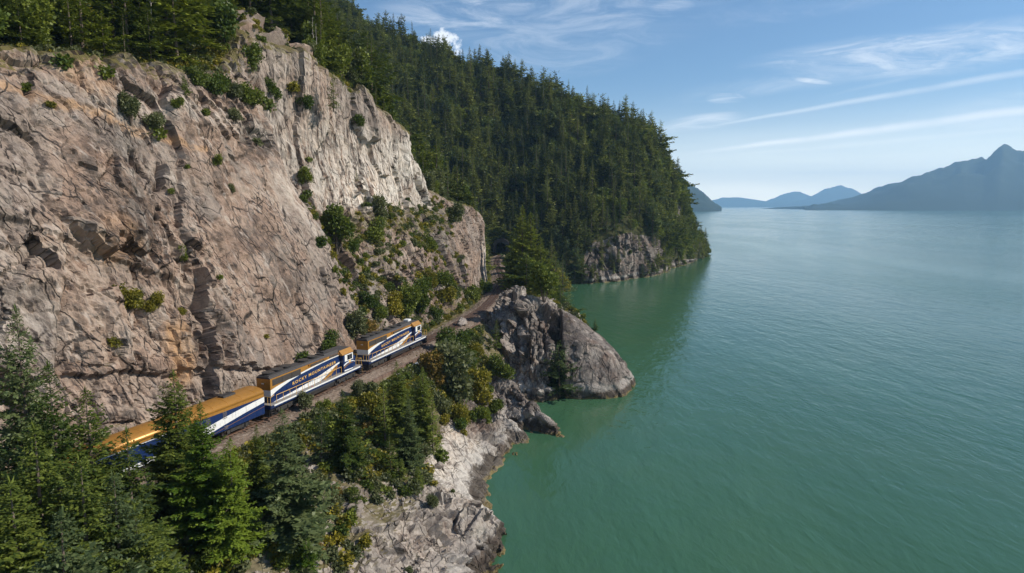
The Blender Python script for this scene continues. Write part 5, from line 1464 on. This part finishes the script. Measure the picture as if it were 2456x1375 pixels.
# -- shrubs: (x, y of the foot, radius in photo pixels, kind, material, label)
SH = [
 (308, 735, 34, 'bush', 'leaf_yellow', 'round yellow bush alone on the left rock face'),
 (368, 742, 21, 'bush', 'leaf_yellow', 'smaller yellow green bush right of the round yellow bush'),
 (434, 752, 11, 'bush', 'leaf_yellow', 'little yellow tuft right of the two yellow bushes'),
 (276, 826, 18, 'low', 'leaf_yellow', 'low yellow tuft under the round yellow bush'),
 (315, 292, 26, 'tall_bush', 'leaf_grey', 'grey green shrub on the upper left slab'),
 (372, 305, 24, 'bush', 'leaf_grey', 'thin autumn shrub right of the grey green shrub on the slab'),
 (378, 330, 22, 'low', 'leaf', 'low green tuft on the slab under the thin autumn shrub'),
 (520, 396, 13, 'bush', 'leaf', 'small tuft in the middle of the slab'),
 (447, 402, 8, 'low', 'leaf', 'tiny green tuft in a crack of the slab'),
 (408, 460, 10, 'low', 'leaf', 'green tuft beside the deep joint'),
 (556, 462, 11, 'bush', 'leaf_grey', 'dry tuft on the lower slab'),
 (440, 625, 14, 'tall_bush', 'leaf', 'green plant low in the deep joint'),
 (525, 668, 10, 'low', 'leaf', 'green tuft on the grey patch of the slab'),
 (640, 808, 8, 'low', 'leaf_yellow', 'yellow green tuft just above the rear locomotive'),
 (740, 385, 9, 'low', 'leaf', 'small tuft low on the pale wall'),
 (732, 448, 18, 'tall_bush', 'leaf', 'green bush in the crack beside the pale wall'),
 (738, 470, 13, 'low', 'leaf', 'green clump at the bottom of the crack beside the pale wall'),
 (470, 205, 26, 'bush', 'leaf', 'green bush at the left end of the ledge strip under the wood'),
 (515, 222, 30, 'bush', 'leaf_dark', 'dark bush on the ledge strip under the wood'),
 (560, 232, 24, 'bush', 'leaf_grey', 'pale bush in the middle of the ledge strip under the wood'),
 (600, 248, 28, 'bush', 'leaf', 'fresh green bush left of the notch above the slab'),
 (645, 262, 26, 'low', 'leaf', 'low green patch in the notch above the slab'),
 (655, 232, 20, 'bush', 'leaf_dark', 'dark bush in the notch between slab and rock knob'),
 (600, 185, 30, 'tall_bush', 'leaf', 'leafy shrub below the left side of the rock knob'),
 (700, 215, 18, 'low', 'leaf_yellow', 'yellowish tuft on the shoulder of the rock knob'),
 (735, 258, 20, 'bush', 'leaf_dark', 'dark bush on the upper lip of the pale wall'),
 (250, 185, 24, 'low', 'leaf', 'green growth on the slab edge under the left wood'),
 (150, 160, 26, 'low', 'leaf_dark', 'dark growth on the slab edge at the far left'),
 (620, 345, 13, 'low', 'leaf_grey', 'dry tuft beside the top of the crack'),
 (560, 285, 16, 'bush', 'leaf_grey', 'grey shrub in the ribbed ledges above the slab'),
 (490, 275, 13, 'low', 'leaf', 'green tuft in the ribbed ledges above the slab'),
 (425, 255, 15, 'bush', 'leaf', 'green bush on the ribbed ledges left of the small fir'),
 (120, 255, 12, 'low', 'leaf_yellow', 'yellow green tuft high on the left face'),
 (60, 215, 16, 'low', 'leaf', 'green tuft by the left edge of the photo'),
 (862, 300, 17, 'bush', 'leaf_dark', 'dark clump high on the pale wall'),
 (808, 600, 40, 'tall_bush', 'leaf', 'largest bush of the ledge thicket, yellow green'),
 (765, 590, 20, 'low', 'leaf_dark', 'dark clump left of the largest ledge bush'),
 (840, 606, 22, 'bush', 'leaf_dark', 'dark green bush under the largest ledge bush'),
 (900, 575, 26, 'bush', 'leaf', 'rounded bush in the middle of the ledge'),
 (915, 530, 22, 'tall_bush', 'leaf_grey', 'greyish bush under the pale wall'),
 (962, 590, 12, 'low', 'leaf', 'green tuft at the lip of the ledge'),
 (810, 508, 14, 'low', 'leaf', 'tuft at the foot of the pale wall'),
 (753, 520, 9, 'low', 'leaf', 'tuft at the left foot of the pale wall'),
 (1030, 598, 18, 'bush', 'leaf', 'green bush on the buttress'),
 (1085, 530, 26, 'bush', 'leaf_grey', 'brownish bush on top of the buttress'),
 (1060, 690, 26, 'bush', 'leaf', 'green bush low on the buttress'),
 (1003, 672, 18, 'low', 'leaf_yellow', 'yellow patch on the rubble left of the buttress'),
 (1035, 690, 22, 'bush', 'leaf_yellow', 'golden bush low beside the buttress'),
 (1068, 720, 26, 'bush', 'leaf_yellow', 'yellow green bush at the foot of the buttress'),
 (1005, 758, 33, 'tall_bush', 'leaf', 'large green thicket left of the track behind the leading locomotive'),
 (975, 762, 28, 'tall_bush', 'leaf', 'green bush left of the large thicket'),
 (945, 750, 24, 'bush', 'leaf_yellow', 'yellowish bush above the leading locomotive'),
 (1045, 762, 17, 'bush', 'leaf_dark', 'dark bush at the right end of the large thicket'),
 (890, 740, 20, 'bush', 'leaf_dark', 'dark round bush on the rubble slope'),
 (910, 760, 20, 'bush', 'leaf', 'green bush on the rubble slope above the locomotives'),
 (930, 700, 16, 'bush', 'leaf', 'small bush in the rubble below the ledge'),
 (852, 822, 30, 'tall_bush', 'leaf_grey', 'grey green bush beside the gap between the two locomotives'),
 (880, 800, 22, 'bush', 'leaf_orange', 'orange tinted bush above the gap between the locomotives'),
 (790, 838, 22, 'bush', 'leaf_dark', 'dark bush behind the rear locomotive cab'),
 (720, 872, 24, 'low', 'leaf_dark', 'low green growth behind the rear locomotive hood'),
 (1160, 700, 20, 'bush', 'leaf_dark', 'green bush between the buttress and the bend'),
 (1130, 720, 22, 'bush', 'leaf', 'leafy bush beside the bend under the buttress'),
 (1100, 745, 15, 'low', 'leaf', 'low growth beside the track under the buttress'),
 # below the track
 (1100, 832, 24, 'bush', 'leaf_dark', 'dark bush at the seaward edge of the track before the crag'),
 (1135, 852, 21, 'bush', 'leaf_yellow', 'yellow leaved bush between the track and the crag'),
 (1105, 890, 36, 'bush', 'leaf', 'round bright green bush below the retaining wall'),
 (1065, 850, 30, 'bush', 'leaf_dark', 'dark bush under the end of the retaining wall'),
 (1098, 965, 52, 'tall_bush', 'leaf_grey', 'large greyish leafy shrub above the rocky cove'),
 (1045, 925, 30, 'tall_bush', 'leaf_orange', 'golden orange shrub left of the large greyish shrub'),
 (1062, 990, 26, 'bush', 'leaf_grey', 'pale leaved bush on the gully edge'),
 (1105, 1010, 28, 'bush', 'leaf_yellow', 'yellow green bush above the whaleback rock'),
 (1155, 975, 34, 'tall_bush', 'leaf_yellow', 'yellow shrub above the smaller rock ridge'),
 (1160, 1010, 24, 'bush', 'leaf', 'light green bush at the top of the smaller rock ridge'),
 (1185, 985, 20, 'bush', 'leaf', 'bright green bush against the rocks of the fin'),
 (1200, 905, 26, 'bush', 'leaf', 'green bush on the lower left of the crag'),
 (1040, 870, 20, 'bush', 'leaf_yellow', 'yellow shrub right under the retaining wall'),
 (855, 958, 17, 'tall_bush', 'leaf_grey', 'young poplar like shrub below the coupling of the locomotives'),
 (890, 990, 32, 'bush', 'leaf_yellow', 'yellow and green bush between the firs below the locomotives'),
 (775, 985, 18, 'bush', 'leaf', 'light green bush by the sleepers under the rear locomotive'),
 (735, 985, 18, 'tall_bush', 'leaf_grey', 'grey green sapling under the rear of the rear locomotive'),
 (870, 1050, 24, 'bush', 'leaf_orange', 'reddish bush among the firs above the white slab'),
 (825, 1130, 20, 'tall_bush', 'leaf_yellow', 'bright yellow sapling above the gully'),
 (790, 1070, 26, 'bush', 'leaf_dark', 'dark bush under the fresh green fir'),
 (1085, 1180, 7, 'low', 'leaf', 'single green tuft on the white slab'),
 (1040, 1215, 17, 'bush', 'leaf_grey', 'grey shrub on the lower edge of the white slab'),
 (1010, 1100, 22, 'bush', 'leaf_grey', 'dry bush at the left edge of the white slab'),
 (890, 1165, 20, 'bush', 'leaf_grey', 'dry bush at the top of the broken rocks'),
 (795, 1230, 26, 'bush', 'leaf_grey', 'straw coloured bush on the bare ground'),
 (800, 1190, 18, 'bush', 'leaf_orange', 'small orange bush on the bare ground'),
 (575, 1340, 34, 'bush', 'leaf_yellow', 'yellow green bush at the bottom edge'),
 (525, 1300, 20, 'bush', 'leaf_dark', 'small dark bush on the pale stones'),
 (500, 1365, 30, 'bush', 'leaf_dark', 'dark bush at the bottom edge beside the thicket'),
 (700, 1350, 30, 'bush', 'leaf', 'green bush under the yellow green cedar'),
 (760, 1330, 20, 'bush', 'leaf_orange', 'rust coloured bush near the bottom edge'),
 # around the bend and the clump behind the crag
 (1305, 720, 34, 'tall_bush', 'leaf', 'light green broadleaf tree at the foot of the clump behind the crag'),
 (1340, 720, 28, 'tall_bush', 'leaf_yellow', 'yellowing broadleaf tree above the cove'),
 (1270, 700, 30, 'bush', 'leaf', 'leafy bush on top of the crag'),
 (1385, 745, 20, 'bush', 'leaf_dark', 'dark bush on the knoll beyond the crag'),
 (1222, 640, 16, 'bush', 'leaf', 'sunny bush right of the bend'),
 (1235, 665, 20, 'bush', 'leaf_dark', 'dark bush right of the bend behind the crag'),
 (1182, 600, 20, 'tall_bush', 'leaf', 'green tree left of the tunnel mouth'),
 (1172, 560, 20, 'bush', 'leaf_grey', 'pale leaved bush above the tunnel mouth'),
 (1440, 800, 20, 'bush', 'leaf_dark', 'dark bush on the shoulder of the dome'),
]
for px, py, rpx, kind, mt, lab in SH:
    h, nrm_ = hit_px(px, py)
    if h is None: continue
    f = proj(h)[2]
    rad = rpx * f / FPX
    nominal = {'bush': 1.5, 'tall_bush': 1.5, 'low': .6}[kind]
    k = random.randrange(len(PR[kind]))
    loc = (h.x, h.y, h.z - .15)
    plant('bush', PR[kind][k], loc, rad / nominal, lab, 'bush', None, M[mt], parts=('foliage', 'stem'))

# ------------------------------------------------------------------ woods
def area_sample(G, n, rs, mask=None):
    a = G[:-1, :-1]; b = G[1:, :-1]; c = G[:-1, 1:]
    ar = np.linalg.norm(np.cross(b - a, c - a), axis=2)
    if mask is not None: ar = ar * mask[:-1, :-1]
    w = ar.ravel(); w = w / w.sum()
    i = rs.choice(len(w), n, p=w)
    u, v = np.unravel_index(i, ar.shape); f1 = rs.rand(n)[:, None]; f2 = rs.rand(n)[:, None]
    return a[u, v] + (b[u, v] - a[u, v]) * f1 + (c[u, v] - a[u, v]) * f2, u, v

def thin(p, dist):
    """keep points at least dist apart"""
    cell = {}; keep = []
    for i, q in enumerate(p):
        k = (int(q[0] // dist), int(q[1] // dist), int(q[2] // dist)); ok = True
        for a in (-1, 0, 1):
            for b in (-1, 0, 1):
                for c in (-1, 0, 1):
                    for j in cell.get((k[0] + a, k[1] + b, k[2] + c), ()):
                        if np.sum((p[j] - q) ** 2) < dist * dist: ok = False; break
                    if not ok: break
                if not ok: break
            if not ok: break
        if ok: cell.setdefault(k, []).append(i); keep.append(i)
    return np.array(keep)

rs = np.random.RandomState(5)
cand = []          # (x, y, z, height, zone)
Gw, ysw_, rtw = WOOD_G
mk = np.ones(Gw.shape[:2])
yy_ = np.repeat(ysw_[:, None], len(rtw), 1); rr_ = np.repeat(rtw[None], len(ysw_), 0)
mk *= 1 - ((yy_ > 98) & (yy_ < 121) & (rr_ < 1.25))      # bare rock knob
mk *= (rr_ > .12)
pts, uu, vv = area_sample(Gw, 9000, rs, mk)
near_edge = rtw[vv]
ki = thin(pts, 3.3)
for i in ki:
    p = pts[i]; e = near_edge[i]
    h = (7 + 9 * rs.rand()) if e < .9 else (12 + 9 * rs.rand())
    if e < .45: h *= .6
    cand.append((p[0], p[1], p[2], h, 'near'))
Gf, rockf, tf = FAR_G
mk = 1 - .93 * rockf; mk = mk * (tf[None] > .9); mk[tf[None].repeat(mk.shape[0], 0) > 5.2] = 0
pts, uu, vv = area_sample(Gf, 26000, rs, mk)
ki = thin(pts, 4.3)
for i in ki:
    p = pts[i]; t = tf[vv[i]]
    h = 11 + 14 * rs.rand() ** 1.3
    if rockf[uu[i], vv[i]] > .5: h *= .5
    if uu[i] > 270: h *= .72
    cand.append((p[0], p[1], p[2], h, 'far'))
# trees along the cove between the track and the far headland
Cn = [];
for _ in range(500):
    y = rs.uniform(205, 300); off = -rs.uniform(6, 30); q = local(y, off, 0); z = ground_z(q[0], q[1])
    if z > 1.2: Cn.append((q[0], q[1], z))
Cn = np.array(Cn); ki = thin(Cn, 4.0)
for i in ki: cand.append((*Cn[i], rs.uniform(10, 18), 'cove'))
for _ in range(260):
    y = rs.uniform(196, 330); off = rs.uniform(5.5, 26); q = local(y, off, 0); z = ground_z(q[0], q[1])
    cand.append((q[0], q[1], z, rs.uniform(8, 16), 'cove'))
vis = []
for c in cand:
    gz = ground_z(c[0], c[1])
    if gz > c[2] + 3: continue
    z0 = c[2] - .3
    if c[4] == 'near':
        # keep trees off the face of the cliff and out of the notch
        if c[1] < 20: continue
    x_, y_, f = proj((c[0], c[1], z0 + c[3] * .5))
    if f < 5: continue
    hp = c[3] / f * FPX
    inside = -hp < x_ < 2456 + hp * .5 and -hp * .6 < y_ < 1375
    if not inside: 
        vis.append((0, c, z0)); continue
    seen = 0
    for fr in (1.0, .7, .4):
        tgt = Vector((c[0], c[1], z0 + c[3] * fr)); o = Vector((0, 0, CAM_H)); d = tgt - o; L = d.length
        h = BVH.ray_cast(o, d.normalized(), L - 2.5)
        if h[0] is None: seen += 1
    vis.append((hp * (seen > 0), c, z0))
# how much of each tree is really seen: front to back over a coarse picture grid
cov = np.zeros((190, 330), bool); scored = []
for hp, c, z0 in sorted(vis, key=lambda q: q[1][1]):
    if hp == 0: scored.append((0.0, c, z0)); continue
    x_, yt, _f = proj((c[0], c[1], z0 + c[3])); hw = hp * .17; n_free = 0
    for r_ in range(max(0, int(yt / 7.5)), min(189, int((yt + hp) / 7.5)) + 1):
        wd_ = hw * min(1, max(.1, (r_ * 7.5 - yt) / hp)); a_ = max(0, int((x_ - wd_) / 7.5)); b_ = min(329, int((x_ + wd_) / 7.5)) + 1
        if b_ <= a_: continue
        seg = cov[r_, a_:b_]; n_free += int((~seg).sum()); seg[:] = True
    scored.append((float(n_free) + .001, c, z0))
vis = sorted(scored, key=lambda q: -q[0])
N_IND = max(0, 298 - COUNT_CONIFER)
ind, rest = vis[:N_IND], vis[N_IND:]
LAB = {'near': ('green fir in the wood on the slope above the cliff', 'firs of the wood above the cliff'),
       'far': ('dark fir in the dense forest on the mountain beyond the bend', 'firs of the mountain forest'),
       'cove': ('fir in the shady wood around the tunnel mouth', 'firs around the tunnel mouth')}
def wood_label(c, z0, mt):
    x_, y_, f = proj((c[0], c[1], z0 + .5 * c[3]))
    tone = {'fir_grey': 'greyish', 'fir_lit': 'yellow green', 'fir_far': 'dark'}.get({m_.name: k_ for k_, m_ in M.items()}.get(mt.name if mt else '', ''), 'green')
    size = 'short' if c[3] < 9 else 'middling' if c[3] < 14.5 else 'tall'
    if c[4] == 'cove': return size + ' ' + tone + ' fir in the shady wood ' + ('seaward of the track beyond the crag' if x_ > 1215 else 'beside the tunnel mouth')
    if c[4] == 'near':
        wh_ = 'at the left end of the wood above the cliff' if x_ < 230 else 'in the wood above the left slab' if x_ < 420 else 'above the ledges left of the rock knob' if x_ < 620 else 'behind the rock knob above the pale wall' if x_ < 800 else \
              'along the rim above the pale wall' if x_ < 960 else 'on the slope behind the pale wall' if x_ < 1080 else 'on the slope behind the buttress'
        return size + ' ' + tone + ' fir ' + wh_
    wh_ = 'high on the left skyline of the mountain forest' if (x_ < 1150 and y_ < 280) else 'on the mountain side above the tunnel' if x_ < 1290 else 'on the middle of the mountain face' if x_ < 1470 else 'on the seaward shoulder of the mountain' if x_ < 1600 else 'near the sea cliff at the tip of the mountain'
    band = '' if (x_ < 1150 and y_ < 280) else 'high ' if y_ < 290 else 'low ' if y_ > 450 else 'halfway up '
    size = 'short' if c[3] < 13 else 'middling' if c[3] < 18 else 'very tall' if c[3] > 22.5 else 'tall'
    return size + ' ' + tone + ' fir ' + band + wh_
for hp, c, z0 in ind:
    k = rs.randint(4); zone = c[4]
    mt = None
    if zone == 'near': mt = [None, M['fir_lit'], M['fir_lit'], M['fir_grey']][rs.randint(4)]
    else: mt = [M['fir_far'], M['fir_far'], None, M['fir_grey']][rs.randint(4)]
    plant('fir_tree', PR['mid'][k], (c[0], c[1], z0), c[3] / 16.8, wood_label(c, z0, mt), 'conifer', LAB[zone][1], mt, rs.uniform(.95, 1.35) if zone == 'near' else rs.uniform(.9, 1.2))

# broadleaf trees along the rim of the cliff and in the wood behind it
WG_, wy_, wr_ = WOOD_G
for k in range(64):
    i = rs.randint(0, len(wy_)); 
    if wy_[i] < 46 or wy_[i] > 200 or 99 < wy_[i] < 120: continue
    j = int(np.argmin(np.abs(wr_ - rs.uniform(.15, 1.3)))); q = WG_[i, j]
    x_, y_, f = proj(q)
    where = 'at the left end of the wood' if x_ < 230 else 'above the left slab' if x_ < 620 else 'above the rim of the pale wall' if x_ < 960 else 'on the slope above the buttress'
    mk_ = ['leaf', 'leaf', 'leaf_dark', 'leaf_grey'][rs.randint(4)]
    tone = {'leaf': 'fresh green', 'leaf_dark': 'dark', 'leaf_grey': 'pale'}[mk_]
    sc_ = rs.uniform(1.1, 2.3)
    plant('broadleaf_tree', PR['tall_bush'][rs.randint(2)], (q[0], q[1], q[2] - .3), sc_, ('small ' if sc_ < 1.7 else 'large ') + tone + ' broadleaf tree ' + where, 'broadleaf tree', 'broadleaf trees along the rim of the cliff', M[mk_])

# source trees for the mass of the forest: five real trees of the far slope
far_src = [v for v in rest if v[1][4] == 'far' and v[0] > 1][:5]
rest_ids = {id(v) for v in far_src}
SRC = []
for k, (hp, c, z0) in enumerate(far_src):
    SRC.append(plant('fir_tree', PR['far'][k], (c[0], c[1], z0), c[3] / 16.8, wood_label(c, z0, M['fir_far']), 'conifer', LAB['far'][1], None, 1.0))
for k, v in enumerate([v for v in rest if v[1][4] == 'far' and v[0] > 1][8:10]):
    rest_ids.add(id(v)); hp, c, z0 = v
    SRC.append(plant('broadleaf_tree', PR['far_leaf'][k], (c[0], c[1], z0), 1.0 + .15 * k, ['lighter green broadleaf tree among the dark firs of the mountain', 'round crowned broadleaf tree among the dark firs of the mountain'][k], 'broadleaf tree', None, [M['leaf_dark'], M['leaf']][k]))
rest = [v for v in rest if id(v) not in rest_ids and not (v[0] == 0 and v[1][4] == 'near' and v[1][1] > 215)]

def scatter_stuff(name, pts, rot, scl, idx, sources, label=None, cat=None):
    """one object that repeats real plants on many spots (geometry nodes)"""
    me = bpy.data.meshes.new(name); me.from_pydata([tuple(p) for p in pts], [], [])
    n = len(pts)
    a = me.attributes.new('rot', 'FLOAT_VECTOR', 'POINT'); a.data.foreach_set('vector', np.asarray(rot, np.float32).ravel())
    a = me.attributes.new('scl', 'FLOAT_VECTOR', 'POINT'); a.data.foreach_set('vector', np.asarray(scl, np.float32).ravel())
    a = me.attributes.new('idx', 'INT', 'POINT'); a.data.foreach_set('value', np.asarray(idx, np.int32))
    o = mesh_obj(name, me); o['kind'] = 'stuff'
    if label: o['label'] = label; o['category'] = cat
    ng = bpy.data.node_groups.new(name, 'GeometryNodeTree')
    ng.interface.new_socket('Geometry', in_out='INPUT', socket_type='NodeSocketGeometry')
    ng.interface.new_socket('Geometry', in_out='OUTPUT', socket_type='NodeSocketGeometry')
    gi = ng.nodes.new('NodeGroupInput'); go = ng.nodes.new('NodeGroupOutput')
    iop = ng.nodes.new('GeometryNodeInstanceOnPoints'); lk = ng.links.new
    lk(gi.outputs[0], iop.inputs['Points'])
    g2i = ng.nodes.new('GeometryNodeGeometryToInstance')
    for src in sources:
        if len(src) > 1:
            j = ng.nodes.new('GeometryNodeJoinGeometry')
            for s in src:
                oi = ng.nodes.new('GeometryNodeObjectInfo'); oi.inputs[0].default_value = s; oi.inputs['As Instance'].default_value = False
                lk(oi.outputs['Geometry'], j.inputs[0])
            q = ng.nodes.new('GeometryNodeGeometryToInstance'); lk(j.outputs[0], q.inputs[0]); lk(q.outputs[0], g2i.inputs[0]) if False else None
            LINKS = q.outputs[0]
        else:
            oi = ng.nodes.new('GeometryNodeObjectInfo'); oi.inputs[0].default_value = src[0]; oi.inputs['As Instance'].default_value = True
            LINKS = oi.outputs['Geometry']
        if src is sources[0]: jj = ng.nodes.new('GeometryNodeJoinGeometry')
        lk(LINKS, jj.inputs[0])
    lk(jj.outputs[0], iop.inputs['Instance'])
    iop.inputs['Pick Instance'].default_value = True
    def attr(nm, typ):
        a = ng.nodes.new('GeometryNodeInputNamedAttribute'); a.data_type = typ; a.inputs[0].default_value = nm; return a.outputs[0]
    lk(attr('idx', 'INT'), iop.inputs['Instance Index'])
    lk(attr('rot', 'FLOAT_VECTOR'), iop.inputs['Rotation'])
    lk(attr('scl', 'FLOAT_VECTOR'), iop.inputs['Scale'])
    lk(iop.outputs[0], go.inputs[0])
    o.modifiers.new('scatter', 'NODES').node_group = ng
    return o

if rest:
    n = len(rest)
    pts = [(c[0], c[1], z0) for hp, c, z0 in rest]
    hh = np.array([c[3] for hp, c, z0 in rest]) / 16.8
    wdt = hh * rs.uniform(.85, 1.3, n)
    scatter_stuff('forest', pts, np.stack([rs.uniform(-.03, .03, n), rs.uniform(-.03, .03, n), rs.uniform(0, 6.28, n)], 1),
                  np.stack([wdt, wdt, hh], 1), rs.choice(7, n, p=[.18, .18, .18, .18, .18, .07, .03]), [[t.children[0], t.children[1]] for t in SRC],
                  'dense dark green conifer forest covering the mountain', 'forest')
print('trees', len(cand), len(ind), len(rest), 'hand', COUNT_CONIFER)

# ------------------------------------------------------------------ undergrowth
def undergrowth():
    rs = np.random.RandomState(9)
    P_, S_ = [], []
    def addpts(q, s):
        for a, b in zip(q, s): P_.append(a); S_.append(b)
    # wood floor and the fringe on top of the cliff
    Gw, ysw_, rtw = WOOD_G
    yy_ = np.repeat(ysw_[:, None], len(rtw), 1); rr_ = np.repeat(rtw[None], len(ysw_), 0)
    mk = (rr_ < 1.6) * 1.0 * (yy_ > 40) * (1 - .9 * ((yy_ > 98) & (yy_ < 121) & (rr_ < 1.2) & (rr_ > .05))) + .35 * (rr_ >= 1.6) * (yy_ > 40)
    q, _, _ = area_sample(Gw, 5200, rs, mk); addpts(q, rs.uniform(.7, 2.1, len(q)))
    mk2 = (rr_ > .08) * (rr_ < .75) * (yy_ > 42) * (yy_ < 215) * (1 - .95 * ((yy_ > 98) & (yy_ < 121)))
    q, _, _ = area_sample(Gw, 2600, rs, mk2); addpts(q, rs.uniform(.4, 1.5, len(q)))
    # slope between the track and the sea
    C = 0; out = []
    while len(out) < 4200 and C < 40000:
        C += 1
        y = rs.uniform(22, 300); off = -(4.6 + 26 * rs.rand() ** 1.25); w = local(y, off, 0)
        z = ground_z(w[0], w[1])
        if z < 4.2 or z > 13.4: continue
        dens = .25 + .75 * float(sstep(np.array(z), 5.5, 9.5))
        if w[1] < 64 and off < -9: dens *= .3
        if w[0] > (-6.5 if w[1] > 116 else -4) and 100 < w[1] < 158: continue
        if 66 < w[1] < 96 and z < 8: dens *= .3
        if rs.rand() > dens: continue
        out.append((w[0], w[1], z - .1))
    addpts(out, rs.uniform(.6, 1.9, len(out)))
    # toe of the cliff and the ledge under the pale wall
    out = []
    for _ in range(8000):
        y = rs.uniform(98, 300); off = rs.uniform(4.3, 17); w = local(y, off, 0)
        h = BVH.ray_cast(Vector((w[0], w[1], 60 if y < 175 and False else 100)), Vector((0, 0, -1)))
        if h[0] is None: continue
        z = h[0].z
        if y > 165 and y < 206 and z > 16: continue
        if h[1].z < (.45 if z < 40 else .6): continue
        if z > 40 and y < 200: continue
        out.append((w[0], w[1], z - .1))
    addpts(out, .3 + 1.2 * rs.rand(len(out)) ** 1.8)
    n = len(P_)
    S_ = np.array(S_)
    # two tones of real low bushes serve as the pattern
    src = []
    for k, (y, off, mt, lab) in enumerate([(118, 4.6, 'leaf_dark', 'low dark bush at the foot of the rubble beside the leading locomotive'),
                                           (126, 4.6, 'leaf', 'low light green bush beside the track ahead of the locomotives'),
                                           (131, 4.8, 'leaf_grey', 'low dry bush beside the track ahead of the locomotives'),
                                           (136, 4.7, 'leaf_yellow', 'low yellow bush beside the track ahead of the locomotives')]):
        w = local(y, off, 0); z = ground_z(w[0], w[1])
        src.append(plant('bush', PR['low'][k % 2], (w[0], w[1], z), 1.4, lab, 'bush', None, M[mt], parts=('foliage', 'stem')))
    # the far slope floor
    scatter_stuff('undergrowth', P_, np.stack([rs.uniform(-.2, .2, n), rs.uniform(-.2, .2, n), rs.uniform(0, 6.28, n)], 1),
                  np.stack([S_, S_, S_ * rs.uniform(.7, 1.3, n)], 1), rs.choice(4, n, p=[.40, .36, .19, .05]), [[t.children[0]] for t in src],
                  'low bushes, salal and grass growing between trees and rocks', 'undergrowth')
undergrowth()

# ------------------------------------------------------------------ loose stones
def stones():
    rs = np.random.RandomState(21)
    protos = []
    spots = [(-20.5, 52.5, .9, 'pale angular boulder on the bare bank near the bottom edge'), (-15.2, 57.5, 1.1, 'largest loose boulder on the bare bank near the bottom edge'),
             (-9.5, 77.0, .8, 'small grey boulder lying on the white rock slab'), (-10.5, 128, 1.6, 'square grey block of rock beside the track left of the crag'), (-16.8, 139.5, 1.7, 'big grey boulder on the cliff side of the track under the buttress')]
    for k, (x, y, r, lab) in enumerate(spots):
        bm = bmesh.new(); bmesh.ops.create_icosphere(bm, subdivisions=3, radius=1.0)
        v = np.array([q.co[:] for q in bm.verts])
        # cut the ball by random planes: flat faces and hard edges
        for _ in range(11):
            n = rs.randn(3); n /= np.linalg.norm(n); d = v @ n; lim = rs.uniform(.45, .8); m = d > lim
            v[m] -= np.outer(d[m] - lim, n)
        v *= np.array([1.15, .85, .75]); v += .03 * rs.randn(*v.shape)
        for q, c in zip(bm.verts, v): q.co = c
        me = bpy.data.meshes.new('boulder'); bm.to_mesh(me); bm.free(); me.materials.append(M['stone'])
        o = mesh_obj('boulder', me); z = ground_z(x, y)
        o.location = (x, y, z + .25 * r); o.scale = (r, r, r); o.rotation_euler = (0, 0, rs.uniform(0, 6))
        tag(o, lab, 'boulder'); protos.append(o)
    P_, S_ = [], []
    for _ in range(60000):
        if len(P_) > 1900: break
        y = rs.uniform(36, 128); off = -rs.uniform(6, 30); w = local(y, off, 0)
        if w[0] > -3 and w[1] > 96: continue
        z = ground_z(w[0], w[1])
        if z < .7 or z > 12.6: continue
        if 69 < w[1] < 92 and z < 6 and rs.rand() < .93: continue
        if fbm(np.array([[w[0] * .16, w[1] * .16, 0.0]]), 2, 40)[0] < .0: continue
        P_.append((w[0], w[1], z + .02)); S_.append(.07 + .3 * rs.rand() ** 3)
    n = len(P_); S_ = np.array(S_)
    scatter_stuff('loose_stones', P_, rs.uniform(0, 6.28, (n, 3)), np.stack([S_, S_ * rs.uniform(.7, 1.2, n), S_ * rs.uniform(.6, 1.1, n)], 1), rs.randint(0, 3, n), [[o] for o in protos[:3]],
                  'loose pale stones scattered over the bare bank above the water', 'stones')
M['stone'] = ground_mat('pale_stone', (.24, .2, .17), (.38, .33, .29), (.16, .13, .11))
stones()
